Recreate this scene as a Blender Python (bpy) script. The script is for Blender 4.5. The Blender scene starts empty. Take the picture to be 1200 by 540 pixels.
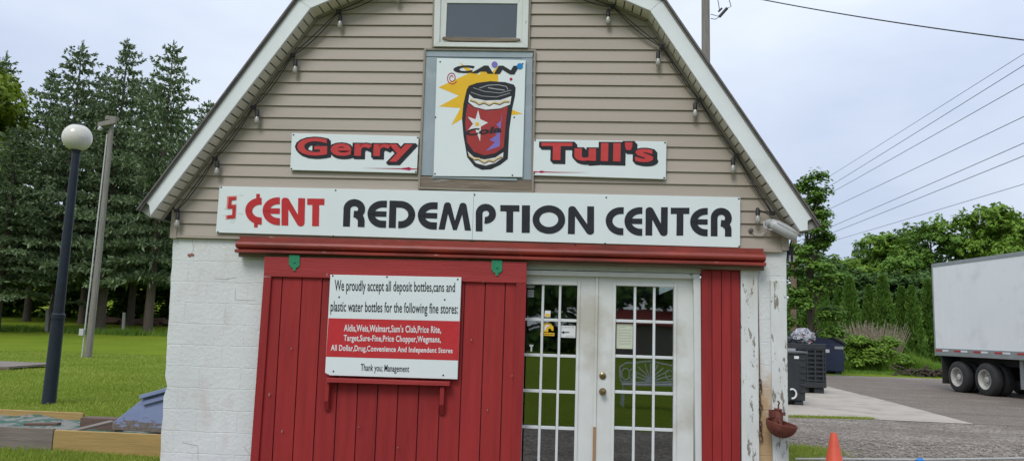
import bpy, bmesh, math, random
import numpy as np
from mathutils import Vector, Matrix
R = math.radians
PI = math.pi
random.seed(7)
rng = np.random.default_rng(11)
SC = bpy.context.scene
COL = SC.collection

# ------------------------------------------------------------------ camera
YAW, PITCH, ROLL, FOC = R(4.2), R(7.4), R(1.85), 900.0
EYE = Vector((0.0, -7.17, 1.42))
_f = Vector((-math.sin(YAW)*math.cos(PITCH), math.cos(YAW)*math.cos(PITCH), math.sin(PITCH)))
_r0 = Vector((math.cos(YAW), math.sin(YAW), 0)); _u0 = _r0.cross(_f)
_r = _r0*math.cos(ROLL) + _u0*math.sin(ROLL)
_u = -_r0*math.sin(ROLL) + _u0*math.cos(ROLL)
cam = bpy.data.objects.new('camera', bpy.data.cameras.new('camera'))
COL.objects.link(cam)
cam.matrix_world = Matrix(((_r.x, _u.x, -_f.x, EYE.x), (_r.y, _u.y, -_f.y, EYE.y), (_r.z, _u.z, -_f.z, EYE.z), (0, 0, 0, 1)))
cam.data.sensor_width = 36.0; cam.data.lens = FOC/1200*36
cam.data.clip_end = 2000; cam.data.clip_start = 0.05
SC.camera = cam

# ------------------------------------------------------------------ light: overcast day, brighter behind the viewer
SUN_EL, SUN_AZ = R(48), R(200)          # azimuth the light comes from, clockwise from +y
world = bpy.data.worlds.new('World'); SC.world = world; world.use_nodes = True
wt = world.node_tree; wt.nodes.clear()
wo = wt.nodes.new('ShaderNodeOutputWorld')
sky = wt.nodes.new('ShaderNodeTexSky'); sky.sky_type = 'NISHITA'; sky.sun_disc = False
sky.sun_elevation = SUN_EL; sky.sun_rotation = SUN_AZ
sky.air_density = 1.0; sky.dust_density = 2.0; sky.ozone_density = 1.5
b1 = wt.nodes.new('ShaderNodeBackground'); b1.inputs['Strength'].default_value = 0.10
wt.links.new(sky.outputs[0], b1.inputs[0])
tc = wt.nodes.new('ShaderNodeTexCoord')
mp = wt.nodes.new('ShaderNodeMapping'); mp.inputs['Scale'].default_value = (1.0, 1.0, 2.6); mp.inputs['Location'].default_value = (0.3, 0.1, 0.2)
wt.links.new(tc.outputs['Generated'], mp.inputs[0])
ns = wt.nodes.new('ShaderNodeTexNoise'); ns.inputs['Scale'].default_value = 2.2; ns.inputs['Detail'].default_value = 5; ns.inputs['Roughness'].default_value = 0.5
wt.links.new(mp.outputs[0], ns.inputs['Vector'])
rp = wt.nodes.new('ShaderNodeValToRGB')
rp.color_ramp.elements[0].position = 0.33; rp.color_ramp.elements[0].color = (0.53, 0.605, 0.765, 1)
rp.color_ramp.elements[1].position = 0.66; rp.color_ramp.elements[1].color = (0.74, 0.80, 0.895, 1)
wt.links.new(ns.outputs['Fac'], rp.inputs[0])
b2 = wt.nodes.new('ShaderNodeBackground')
sz = wt.nodes.new('ShaderNodeSeparateXYZ'); wt.links.new(tc.outputs['Generated'], sz.inputs[0])
mr = wt.nodes.new('ShaderNodeMapRange'); mr.inputs[1].default_value = 0.0; mr.inputs[2].default_value = 0.9; mr.inputs[3].default_value = 0.80; mr.inputs[4].default_value = 1.35   # overcast: brighter overhead
wt.links.new(sz.outputs[2], mr.inputs[0]); wt.links.new(mr.outputs[0], b2.inputs['Strength'])
wt.links.new(rp.outputs[0], b2.inputs[0])
mx = wt.nodes.new('ShaderNodeMixShader'); mx.inputs[0].default_value = 0.86
wt.links.new(b1.outputs[0], mx.inputs[1]); wt.links.new(b2.outputs[0], mx.inputs[2])
wt.links.new(mx.outputs[0], wo.inputs[0])
sl = bpy.data.lights.new('sun', 'SUN'); sl.energy = 1.3; sl.angle = R(22); sl.color = (1.0, 0.965, 0.92)
sun = bpy.data.objects.new('sun', sl); COL.objects.link(sun)
_d = Vector((math.sin(SUN_AZ)*math.cos(SUN_EL), math.cos(SUN_AZ)*math.cos(SUN_EL), math.sin(SUN_EL)))
sun.rotation_euler = (-_d).to_track_quat('-Z', 'Y').to_euler()
SC.view_settings.view_transform = 'Standard'
SC.view_settings.look = 'None'; SC.view_settings.gamma = 1.0; SC.view_settings.use_curve_mapping = False
SC.view_settings.exposure = 0.34

# ------------------------------------------------------------------ measuring helpers
def ray(px, py):
    return _f + _r*((px-600)/FOC) + _u*((270-py)/FOC)
def fp(px, py, y=0.0):
    """point of the vertical plane at depth y seen at a pixel of the photograph"""
    d = ray(px, py); t = (y-EYE.y)/d.y
    return EYE + d*t
def fz(px, py, y=0.0):
    p = fp(px, py, y); return (p.x, p.z)
XL, XR = -3.83, 2.0
def hill(x, y):
    a = min(1, max(0, (-6-x)/8)); return a*max(0, y-30)*0.055
def h(x, y=0.0):
    b = 0.08 if x <= XL else (0.0 if x >= XR else 0.08*(XR-x)/(XR-XL))
    return b + hill(x, y)
def gp(px, py):
    z = 0.0
    for _ in range(12):
        d = ray(px, py); t = (z-EYE.z)/d.z; p = EYE+d*t; z = 0.5*z+0.5*h(p.x, p.y)
    return p

# ------------------------------------------------------------------ materials
def lin(r, g, b):
    def c(v):
        v /= 255.0
        return v/12.92 if v <= 0.04045 else ((v+0.055)/1.055)**2.4
    return (c(r), c(g), c(b))
class NT:
    def __init__(s, name):
        s.m = bpy.data.materials.new(name); s.m.use_nodes = True
        s.t = s.m.node_tree; s.t.nodes.clear()
        s.out = s.t.nodes.new('ShaderNodeOutputMaterial')
    def n(s, typ, **kw):
        x = s.t.nodes.new('ShaderNode'+typ)
        for k, v in kw.items():
            if k in x.inputs.keys(): x.inputs[k].default_value = v
            else: setattr(x, k, v)
        return x
    def l(s, a, b): s.t.links.new(a, b)
    def coord(s, stretch=(1, 1, 1), loc=(0, 0, 0)):
        tc = s.n('TexCoord'); m = s.n('Mapping')
        m.inputs['Scale'].default_value = stretch; m.inputs['Location'].default_value = loc
        s.l(tc.outputs['Object'], m.inputs[0]); return m.outputs[0]
    def noise(s, vec, scale, detail=4, rough=0.55):
        x = s.n('TexNoise'); x.inputs['Scale'].default_value = scale; x.inputs['Detail'].default_value = detail; x.inputs['Roughness'].default_value = rough
        s.l(vec, x.inputs['Vector']); return x.outputs['Fac']
    def ramp(s, fac, p0, p1, c0=(0, 0, 0), c1=(1, 1, 1)):
        x = s.n('ValToRGB'); e = x.color_ramp.elements
        e[0].position = p0; e[1].position = p1; e[0].color = (*c0, 1); e[1].color = (*c1, 1)
        s.l(fac, x.inputs[0]); return x.outputs[0]
    def mix(s, fac, a, b, mode='MIX'):
        x = s.n('MixRGB'); x.blend_type = mode
        for k, v in ((0, fac), (1, a), (2, b)):
            if isinstance(v, (int, float)): x.inputs[k].default_value = v
            elif isinstance(v, tuple): x.inputs[k].default_value = (*v, 1) if len(v) == 3 else v
            else: s.l(v, x.inputs[k])
        return x.outputs[0]
    def math(s, op, a, b=0.0):
        x = s.n('Math'); x.operation = op
        for k, v in ((0, a), (1, b)):
            if isinstance(v, (int, float)): x.inputs[k].default_value = v
            else: s.l(v, x.inputs[k])
        return x.outputs[0]
    def bump(s, hgt, strength=0.3, dist=0.02):
        x = s.n('Bump'); x.inputs['Strength'].default_value = strength; x.inputs['Distance'].default_value = dist
        s.l(hgt, x.inputs['Height']); return x.outputs[0]

def pmat(name, c1, c2=None, scale=6, detail=5, rough=0.6, metal=0.0, bump=0.0, bscale=None, stretch=(1, 1, 1),
         island=0.0, peel=None, spots=None, spec=0.5, stain=None):
    """principled paint / wood / metal with two-tone noise, optional peeling layer (colour, scale, threshold),
    optional stain blobs (colour, scale, threshold, amount) and per-board tone"""
    N = NT(name); v = N.coord(stretch)
    if c2 is None: c2 = tuple(x*0.82 for x in c1)
    fac = N.ramp(N.noise(v, scale, detail), 0.3, 0.7)
    col = N.mix(fac, c1, c2)
    hgt = None
    if stain:
        sc, cs, th, am = stain
        f = N.math('MULTIPLY', N.ramp(N.noise(N.coord(stretch, (3.1, 7.7, 1.3)), cs, 4), th, th+0.18), am)
        col = N.mix(f, col, sc)
    if island:
        g = N.n('NewGeometry')
        k = N.math('MULTIPLY_ADD', g.outputs['Random Per Island'], island)
        N.t.nodes[-1].inputs[2].default_value = 1-island/2
        cm = N.n('CombineColor'); 
        for i in range(3): N.l(k, cm.inputs[i])
        col = N.mix(1.0, col, cm.outputs[0], 'MULTIPLY')
    if peel:
        pc, ps, th = peel
        pf = N.ramp(N.noise(N.coord(stretch, (5.3, 2.2, 9.1)), ps, 6, 0.65), th, th+0.03)
        col = N.mix(pf, col, pc); hgt = N.math('MULTIPLY', pf, -1.0)
    p = N.n('BsdfPrincipled'); N.l(col, p.inputs['Base Color'])
    p.inputs['Roughness'].default_value = rough; p.inputs['Metallic'].default_value = metal
    p.inputs['Specular IOR Level'].default_value = spec
    if bump:
        b = N.noise(v, bscale or scale*4, 6)
        if hgt is not None: b = N.math('ADD', b, hgt)
        N.l(N.bump(b, bump, 0.01), p.inputs['Normal'])
    elif hgt is not None:
        N.l(N.bump(hgt, 0.4, 0.004), p.inputs['Normal'])
    N.l(p.outputs[0], N.out.inputs[0])
    return N.m

def leafmat(name, c1, c2, c3, trans=0.25, clump=0.5, r0=0.1, r1=0.9):
    N = NT(name)
    g = N.n('NewGeometry')
    f = N.ramp(g.outputs['Random Per Island'], r0, r1)
    big = N.ramp(N.noise(N.coord(), clump, 3), 0.35, 0.65)
    col = N.mix(f, c1, c2); col = N.mix(N.math('MULTIPLY', big, 0.65), col, c3)
    d = N.n('BsdfPrincipled'); N.l(col, d.inputs['Base Color']); d.inputs['Roughness'].default_value = 0.65
    d.inputs['Specular IOR Level'].default_value = 0.25
    t = N.n('BsdfTranslucent'); N.l(col, t.inputs[0])
    m = N.n('MixShader'); m.inputs[0].default_value = trans
    N.l(d.outputs[0], m.inputs[1]); N.l(t.outputs[0], m.inputs[2]); N.l(m.outputs[0], N.out.inputs[0])
    return N.m

def glassmat(name, refl=0.16, tint=(0.55, 0.6, 0.6)):
    N = NT(name)
    t = N.n('BsdfTransparent'); t.inputs[0].default_value = (*tint, 1)
    g = N.n('BsdfGlossy'); g.inputs['Roughness'].default_value = 0.015; g.inputs[0].default_value = (0.95, 0.97, 1, 1)
    v = N.coord(); b = N.noise(v, 1.6, 2)
    nb = N.bump(b, 0.06, 0.02); N.l(nb, g.inputs['Normal'])
    f = N.n('Fresnel'); f.inputs[0].default_value = 1.5
    k = N.math('ADD', f.outputs[0], refl)
    m = N.n('MixShader'); N.l(k, m.inputs[0]); N.l(t.outputs[0], m.inputs[1]); N.l(g.outputs[0], m.inputs[2])
    N.l(m.outputs[0], N.out.inputs[0]); return N.m

# ------------------------------------------------------------------ object helpers
ORG = {}
def setp(o, label=None, cat=None, group=None, kind=None):
    if label: o['label'] = label
    if cat: o['category'] = cat
    if group: o['group'] = group
    if kind: o['kind'] = kind
    return o
def empty(name, loc, label, cat, group=None):
    o = bpy.data.objects.new(name, None); COL.objects.link(o); o.location = loc
    o.empty_display_size = 0.1; ORG[o.name] = Vector(loc)
    return setp(o, label, cat, group)
class MB:
    def __init__(s): s.v = []; s.f = []
    def add(s, vs, fs):
        k = len(s.v); s.v += [tuple(p) for p in vs]; s.f += [tuple(i+k for i in f) for f in fs]; return s
    def prism(s, poly, y0, y1):
        """polygon in (x,z), extruded from y0 (front) to y1"""
        n = len(poly); vs = [(x, y0, z) for x, z in poly]+[(x, y1, z) for x, z in poly]
        fs = [tuple(range(n)), tuple(range(2*n-1, n-1, -1))]+[(i, i+n, (i+1) % n+n, (i+1) % n) for i in range(n)]
        return s.add(vs, fs)
    def pp(s, px, y0, y1):
        """outline measured in the photograph, lying on the plane y0"""
        return s.prism([fz(a, b, y0) for a, b in px], y0, y1)
    def box(s, x0, x1, y0, y1, z0, z1):
        return s.prism([(x0, z0), (x1, z0), (x1, z1), (x0, z1)], y0, y1)
    def obox(s, c, ax, ay, az):
        c = Vector(c); ax = Vector(ax); ay = Vector(ay); az = Vector(az)
        vs = [c+ax*i+ay*j+az*k for k in (-1, 1) for i, j in ((-1, -1), (1, -1), (1, 1), (-1, 1))]
        return s.add(vs, [(3, 2, 1, 0), (4, 5, 6, 7), (0, 1, 5, 4), (1, 2, 6, 5), (2, 3, 7, 6), (3, 0, 4, 7)])
    def tube(s, pts, r, n=8, caps=True):
        pts = [Vector(p) for p in pts]; rs = r if isinstance(r, (list, tuple)) else [r]*len(pts)
        rings = []; up = None
        for i, p in enumerate(pts):
            t = (pts[min(i+1, len(pts)-1)]-pts[max(i-1, 0)]).normalized()
            if up is None: up = Vector((0, 0, 1)) if abs(t.z) < 0.9 else Vector((1, 0, 0))
            a = t.cross(up).normalized(); up = a.cross(t).normalized()
            rings.append([p+(a*math.cos(q)+up*math.sin(q))*rs[i] for q in [2*PI*k/n for k in range(n)]])
        vs = [q for r_ in rings for q in r_]; fs = []
        for i in range(len(pts)-1):
            for k in range(n):
                fs.append((i*n+k, i*n+(k+1) % n, (i+1)*n+(k+1) % n, (i+1)*n+k))
        if caps: fs += [tuple(range(n-1, -1, -1)), tuple(range((len(pts)-1)*n, len(pts)*n))]
        return s.add(vs, fs)
    def lathe(s, prof, c, axis=(0, 0, 1), n=24, caps=True):
        c = Vector(c); ax = Vector(axis).normalized()
        a = ax.orthogonal().normalized(); b = ax.cross(a)
        vs = []; fs = []
        for r_, z in prof:
            vs += [c+ax*z+(a*math.cos(2*PI*k/n)+b*math.sin(2*PI*k/n))*r_ for k in range(n)]
        for i in range(len(prof)-1):
            for k in range(n): fs.append((i*n+k, i*n+(k+1) % n, (i+1)*n+(k+1) % n, (i+1)*n+k))
        if caps: fs += [tuple(range(n-1, -1, -1)), tuple(range((len(prof)-1)*n, len(prof)*n))]
        return s.add(vs, fs)
    def build(s, name, mat, parent=None, label=None, cat=None, group=None, kind=None, smooth=False, bevel=0.0, loc=None, fixn=True):
        org = ORG[parent.name] if parent is not None else Vector(loc or (0, 0, 0))
        me = bpy.data.meshes.new(name)
        me.from_pydata([(a-org.x, b-org.y, c-org.z) for a, b, c in s.v], [], s.f)
        if fixn:
            bm = bmesh.new(); bm.from_mesh(me); bmesh.ops.recalc_face_normals(bm, faces=bm.faces); bm.to_mesh(me); bm.free()
        o = bpy.data.objects.new(name, me); COL.objects.link(o)
        for m in (mat if isinstance(mat, list) else [mat]): me.materials.append(m)
        if smooth:
            for p in me.polygons: p.use_smooth = True
            if hasattr(me, 'set_sharp_from_angle'): me.set_sharp_from_angle(angle=R(40))
        if parent is not None: o.parent = parent
        else: o.location = org
        ORG[o.name] = org
        if bevel:
            b = o.modifiers.new('bevel', 'BEVEL'); b.width = bevel; b.segments = 2; b.limit_method = 'ANGLE'; b.angle_limit = R(50)
        return setp(o, label, cat, group, kind)
def quads(name, V, mat, parent=None, loc=None, tri=False, **kw):
    """fast mesh from an array of separate faces, V (n,k,3) in local coordinates"""
    n, k = V.shape[:2]
    me = bpy.data.meshes.new(name)
    me.vertices.add(n*k); me.vertices.foreach_set('co', V.reshape(-1).astype(np.float32))
    me.loops.add(n*k); me.loops.foreach_set('vertex_index', np.arange(n*k, dtype=np.int32))
    me.polygons.add(n); me.polygons.foreach_set('loop_start', np.arange(0, n*k, k, dtype=np.int32))
    try: me.polygons.foreach_set('loop_total', np.full(n, k, dtype=np.int32))
    except Exception: pass
    me.update(calc_edges=True); me.validate()
    o = bpy.data.objects.new(name, me); COL.objects.link(o); me.materials.append(mat)
    if parent is not None: o.parent = parent
    if loc is not None: o.location = loc
    ORG[o.name] = ORG.get(parent.name, Vector((0, 0, 0))) if parent is not None else Vector(loc or (0, 0, 0))
    return setp(o, **kw)
def dup(root, loc, rotz=0.0, scale=(1, 1, 1), label=None, group=None):
    r = root.copy(); COL.objects.link(r); r.location = loc; r.rotation_euler = (0, 0, rotz); r.scale = scale
    if label: r['label'] = label
    if group: r['group'] = group
    for ch in list(root.children):
        c = ch.copy(); COL.objects.link(c); c.parent = r
        for g in list(ch.children):
            d = g.copy(); COL.objects.link(d); d.parent = c
    return r

# ---- flat lettering: text and stroke glyphs fitted into a measured quad on a plane
def bilin(q, u, v):
    """q: TL, TR, BR, BL"""
    a = [q[0][i]*(1-u)+q[1][i]*u for i in (0, 1)]; b = [q[3][i]*(1-u)+q[2][i]*u for i in (0, 1)]
    return (b[0]*(1-v)+a[0]*v, b[1]*(1-v)+a[1]*v)
_tcache = {}
def text_mesh(body, offset, shear=0.0, spacing=1.0):
    cu = bpy.data.curves.new('t', 'FONT'); cu.body = body; cu.offset = offset; cu.shear = shear; cu.space_character = spacing
    cu.resolution_u = 4; cu.extrude = 0.0
    ob = bpy.data.objects.new('t', cu); COL.objects.link(ob)
    dg = bpy.context.evaluated_depsgraph_get(); dg.update()
    me = bpy.data.meshes.new_from_object(ob.evaluated_get(dg))
    bpy.data.objects.remove(ob); bpy.data.curves.remove(cu)
    vs = [(p.co.x, p.co.y) for p in me.vertices]; fs = [tuple(p.vertices) for p in me.polygons]
    bpy.data.meshes.remove(me)
    return vs, fs
def text_in(mb, body, quad, y, offset=0.0, base_offset=None, shift=(0, 0), shear=0.0, spacing=1.0, scallop=None):
    """fit `body` into the photo quad (TL,TR,BR,BL) lying on plane y; shift in fractions of the quad"""
    q = [fz(a, b, y) for a, b in quad]
    bv, _ = text_mesh(body, base_offset if base_offset is not None else offset, shear, spacing)
    x0 = min(p[0] for p in bv); x1 = max(p[0] for p in bv); z0 = min(p[1] for p in bv); z1 = max(p[1] for p in bv)
    vs, fs = text_mesh(body, offset, shear, spacing)
    out = []
    for a, b in vs:
        X, Z = bilin(q, (a-x0)/(x1-x0)+shift[0], (b-z0)/(z1-z0)+shift[1])
        out.append((X, y, Z))
    mb.add(out, [f[::-1] if False else f for f in fs])
    return mb
def arc(cx, cy, rx, ry, a0, a1, n=14):
    return [(cx+rx*math.cos(R(a0+(a1-a0)*i/n)), cy+ry*math.sin(R(a0+(a1-a0)*i/n))) for i in range(n+1)]
def stroke(path, s, closed=False):
    """outline quads of a path of width s in 2D"""
    P = [Vector((a, b)) for a, b in path]; n = len(P); L = []; Rr = []
    for i in range(n):
        a = P[i-1] if (i > 0 or closed) else P[i]; b = P[(i+1) % n] if (i < n-1 or closed) else P[i]
        d1 = (P[i]-a); d2 = (b-P[i])
        if d1.length < 1e-9: d1 = d2
        if d2.length < 1e-9: d2 = d1
        d1.normalize(); d2.normalize()
        n1 = Vector((-d1.y, d1.x)); n2 = Vector((-d2.y, d2.x)); m = (n1+n2)
        if m.length < 1e-6: m = n1
        m.normalize(); k = 1/max(0.5, m.dot(n1))
        L.append(P[i]+m*(s/2*k)); Rr.append(P[i]-m*(s/2*k))
    fs = []
    for i in range(n if closed else n-1):
        j = (i+1) % n
        fs.append([tuple(L[i]), tuple(L[j]), tuple(Rr[j]), tuple(Rr[i])])
    return fs
def glyph(ch, w, hh, s):
    """heavy rounded display capitals as lists of 2D polygons"""
    pl = []
    def C(bar):
        rx = min(w*0.92, hh/2+2); t = []
        t += stroke([(w, hh-s/2)]+arc(rx, hh/2, rx-s/2, hh/2-s/2, 90, 270, 22)+[(w, s/2)], s)
        if bar: t += [[(s*0.9, hh/2-s*0.40), (w, hh/2-s*0.40), (w, hh/2+s*0.40), (s*0.9, hh/2+s*0.40)]]
        return t
    if ch in 'CE': pl += C(ch == 'E')
    elif ch == '\u00a2':
        pl += C(False); b = s*0.52; x = w*0.80
        pl += [[(x-b*0.6, hh-2), (x+b*0.4, hh-2), (x+b*0.4, hh*1.145), (x-b*0.6, hh*1.145)], [(x-b*1.2, -hh*0.12), (x-b*.2, -hh*0.12), (x-b*.2, 2), (x-b*1.2, 2)]]
    elif ch == 'T':
        pl += [[(0, hh-s*0.92), (w, hh-s*0.92), (w, hh), (0, hh)], [(w/2-s/2, 0), (w/2+s/2, 0), (w/2+s/2, hh-s*0.8), (w/2-s/2, hh-s*0.8)]]
    elif ch == 'I': pl += [[(0, 0), (w, 0), (w, hh), (0, hh)]]
    elif ch == 'O': pl += stroke(arc(w/2, hh/2, w/2-s/2, hh/2-s/2, 0, 360, 36)[:-1], s, True)
    elif ch == 'N':
        pl += [[(0, 0), (s, 0), (s, hh*0.80), (s*0.5, hh), (s*0.35, hh)]+arc(s*0.5, hh-s*0.5, s*0.5, s*0.5, 100, 180, 5)]
        pl += [arc(s*0.62, hh-s*0.52, s*0.55, s*0.52, 150, 30, 8)+[(w-s*0.25, s*0.45)]+arc(w-s*0.62, s*0.52, s*0.55, s*0.52, -30, -150, 8)]
        pl += [[(w-s, s*0.5), (w, s*0.5), (w, hh), (w-s, hh)]]
        pl += [arc(w-s*0.55, s*0.5, s*0.55, s*0.5, -180, 0, 10)+[(w, s*0.6), (w-s*1.1, s*0.6)]]
    elif ch == 'M':
        k = s*0.86
        pl += [[(0, 0), (k, 0), (w*0.30, hh*0.72), (w*0.345, hh*0.9), (w*0.28, hh)]+arc(w*0.245, hh-k*0.55, k*0.55, k*0.55, 90, 175, 6)]
        pl += [arc(w*0.27, hh-k*0.5, k*0.5, k*0.5, 170, 20, 8)+[(w*0.5, hh*0.34), (w*0.56, 0.02*hh), (w*0.44, 0.02*hh)]]
        pl += [arc(w*0.73, hh-k*0.5, k*0.5, k*0.5, 160, 10, 8)+[(w*0.56, 0.0), (w*0.44, 0.0), (w*0.5, hh*0.34)]]
        pl += [[(w-k, 0), (w, 0)]+arc(w*0.755, hh-k*0.55, k*0.55, k*0.55, 5, 90, 6)+[(w*0.655, hh*0.9), (w*0.70, hh*0.72)]]
    elif ch in 'PR':
        ry = hh*0.36; sy = hh-ry+0
        p = [(s/2, 0), (s/2, hh-ry*1.05)]+arc(w*0.5, hh-ry, w*0.5-s/2, ry-s/2, 180, 0, 18)
        if ch == 'P': p += arc(w*0.5, hh-ry, w*0.5-s/2, ry-s/2, -10, -100, 10)
        else: p += arc(w*0.5, hh-ry, w*0.5-s/2, ry-s/2, -10, -80, 8)
        pl += stroke(p, s)
        if ch == 'R':
            pl += stroke([(w*0.48, hh*0.46)]+arc(w*0.5, hh*0.46-(w*0.5-s/2), w*0.5-s/2, (w*0.5-s/2), 90, 0, 8)[1:]+[(w-s/2, 0)], s*0.98)
    elif ch == 'D':
        pl += [[(0, 0), (s, 0), (s, hh), (0, hh)]]
        pl += stroke([(s*0.5, hh-s*0.5)]+arc(w*0.42, hh/2, w*0.58-s/2, hh/2-s/2, 90, -90, 20)+[(w*0.36, s*0.5)], s*0.98)
    elif ch == '5':
        t = s
        pl += [[(0.08*w, hh-t), (w, hh-t), (w, hh), (0.08*w, hh)], [(0.05*w, hh*0.48), (0.05*w+t, hh*0.48), (0.08*w+t, hh-t*0.5), (0.08*w, hh-t*0.5)],
               [(0.05*w, hh*0.46), (w, hh*0.46), (w, hh*0.46+t), (0.05*w, hh*0.46+t)], [(w-t, t*.3), (w, t*.3), (w, hh*0.5), (w-t, hh*0.5)], [(0, 0), (w, 0), (w, t), (0, t)]]
    return pl
def glyph_in(mb, ch, quad, y, s):
    """quad = TL,TR,BR,BL in photo pixels for the body of the glyph"""
    q = [fz(a, b, y) for a, b in quad]
    w = (quad[1][0]-quad[0][0]); hh = (quad[3][1]-quad[0][1])
    for i, poly in enumerate(glyph(ch, w, hh, s)):
        yy = y-0.00025*(i % 12)
        vs = [(*(lambda t: (t[0], yy, t[1]))(bilin(q, a/w, b/hh)),) for a, b in poly]
        mb.add(vs, [tuple(range(len(vs)))])
# ------------------------------------------------------------------ materials list
M = {}
M['siding'] = pmat('vinyl_siding', (0.372, 0.320, 0.266), (0.342, 0.292, 0.241), scale=1.2, rough=0.5, island=0.12, bump=0.12, bscale=60, stretch=(0.4, 1, 3), stain=((0.27, 0.24, 0.195), 1.3, 0.54, 0.45))
M['white_trim'] = pmat('white_trim', (0.66, 0.69, 0.69), (0.60, 0.63, 0.63), scale=5, rough=0.45, stain=((0.45, 0.46, 0.42), 3, 0.6, 0.35))
M['fascia'] = pmat('fascia_white', (0.73, 0.765, 0.77), (0.67, 0.71, 0.72), scale=3, rough=0.4, bump=0.1, bscale=25, stretch=(1, 1, 1), stain=((0.42, 0.44, 0.42), 2.2, 0.6, 0.35))
M['soffit'] = pmat('soffit_vinyl', (0.70, 0.67, 0.58), (0.64, 0.61, 0.52), scale=4, rough=0.5, island=0.1)
M['shingle'] = pmat('shingle', (0.11, 0.10, 0.10), (0.17, 0.155, 0.15), scale=14, rough=0.9, bump=0.6, bscale=60)
M['drip'] = pmat('drip_edge', (0.22, 0.20, 0.195), (0.15, 0.135, 0.13), scale=8, rough=0.5)
M['old_white'] = pmat('weathered_white_paint', (0.63, 0.66, 0.64), (0.56, 0.58, 0.55), scale=5, rough=0.6, bump=0.25, bscale=18, stretch=(1, 1, .35), peel=((0.26, 0.235, 0.20), 9, 0.635), stain=((0.40, 0.36, 0.29), 2.5, 0.58, 0.5))
M['door_white'] = pmat('door_white_paint', (0.66, 0.685, 0.665), (0.60, 0.62, 0.59), scale=4, rough=0.4, stain=((0.36, 0.32, 0.24), 2.0, 0.53, 0.6), bump=0.05)
M['red_board'] = pmat('red_barn_paint', (0.310, 0.028, 0.028), (0.250, 0.021, 0.022), scale=3, rough=0.55, bump=0.3, bscale=14, stretch=(5, 1, 0.5), island=0.24, peel=((0.45, 0.22, 0.20), 7, 0.80), stain=((0.20, 0.020, 0.020), 2, 0.52, 0.7), spec=0.25)
M['red_head'] = pmat('red_barn_paint_header', (0.335, 0.032, 0.033), (0.275, 0.025, 0.026), scale=3, rough=0.55, bump=0.3, bscale=14, stretch=(0.5, 1, 5), peel=((0.45, 0.22, 0.20), 6, 0.80), spec=0.35)
M['red_rail'] = pmat('red_rail_paint', (0.30, 0.042, 0.026), (0.20, 0.030, 0.022), scale=5, rough=0.42, bump=0.15, bscale=30, stretch=(0.35, 1, 1), peel=((0.55, 0.40, 0.36), 18, 0.66), stain=((0.10, 0.020, 0.014), 5, 0.5, 0.7))
M['bare_wood'] = pmat('bare_weathered_wood', (0.24, 0.19, 0.14), (0.14, 0.11, 0.085), scale=5, rough=0.8, bump=0.5, bscale=20, stretch=(0.6, 1, 6), stain=((0.36, 0.38, 0.37), 5, 0.6, 0.8))
M['grey_board'] = pmat('grey_painted_hatch', (0.30, 0.36, 0.40), (0.26, 0.315, 0.355), scale=5, rough=0.6, bump=0.2, bscale=22, peel=((0.20, 0.17, 0.14), 9, 0.70), stain=((0.42, 0.47, 0.49), 4, 0.55, 0.6))
M['tan_trim'] = pmat('tan_trim', (0.27, 0.235, 0.185), (0.23, 0.20, 0.16), scale=6, rough=0.5)
M['black'] = pmat('black_plastic', (0.015, 0.016, 0.018), (0.022, 0.022, 0.024), rough=0.5)
M['green_metal'] = pmat('green_hanger', (0.012, 0.24, 0.11), (0.01, 0.17, 0.08), scale=30, rough=0.45, peel=((0.20, 0.14, 0.09), 45, 0.62))
M['brass'] = pmat('aged_brass', (0.30, 0.22, 0.11), (0.20, 0.15, 0.08), scale=30, rough=0.3, metal=0.9)
M['glass'] = glassmat('door_glass', 0.15)
M['window_glass'] = pmat('window_glass', (0.066, 0.084, 0.100), (0.056, 0.070, 0.084), scale=2, rough=0.12, spec=0.8)
M['dark_room'] = pmat('interior_dark', (0.035, 0.035, 0.03), (0.02, 0.02, 0.02), rough=0.9)
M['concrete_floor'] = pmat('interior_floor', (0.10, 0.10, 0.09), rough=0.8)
M['sign_white'] = pmat('sign_white', (0.70, 0.765, 0.765), (0.67, 0.735, 0.735), scale=2, rough=0.35, stain=((0.56, 0.60, 0.57), 2.5, 0.6, 0.25))
M['ink_black'] = pmat('sign_ink_black', (0.020, 0.022, 0.028), (0.028, 0.030, 0.036), scale=20, rough=0.6, spec=0.2)
M['ink_red'] = pmat('sign_ink_red', (0.50, 0.035, 0.04), (0.45, 0.03, 0.035), scale=20, rough=0.6, spec=0.2)
M['ink_red2'] = pmat('sign_ink_coral', (0.55, 0.062, 0.062), (0.50, 0.052, 0.052), scale=20, rough=0.6, spec=0.2)
M['ink_pink'] = pmat('sign_ink_pink', (0.72, 0.30, 0.28), rough=0.6, spec=0.2)
M['ink_white'] = pmat('sign_ink_white', (0.75, 0.76, 0.76), rough=0.6, spec=0.2)
M['ink_yellow'] = pmat('sign_ink_yellow', (0.78, 0.48, 0.03), (0.72, 0.43, 0.025), scale=10, rough=0.6, spec=0.2)
M['ink_cream'] = pmat('sign_ink_cream', (0.70, 0.55, 0.28), rough=0.6, spec=0.2)
M['ink_grey'] = pmat('sign_ink_grey', (0.36, 0.37, 0.38), rough=0.6, spec=0.2)
M['ink_blue'] = pmat('sign_ink_blue', (0.02, 0.25, 0.60), rough=0.6, spec=0.2)
M['ink_violet'] = pmat('sign_ink_violet', (0.22, 0.18, 0.52), rough=0.6, spec=0.2)
M['ink_can_red'] = pmat('sign_ink_can_red', (0.36, 0.045, 0.045), (0.32, 0.038, 0.038), scale=14, rough=0.6, spec=0.2)
M['ink_crimson'] = pmat('sign_ink_crimson', (0.45, 0.02, 0.08), rough=0.6, spec=0.2)
M['screw'] = pmat('screw_dark', (0.05, 0.05, 0.05), rough=0.4, metal=0.6)

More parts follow.
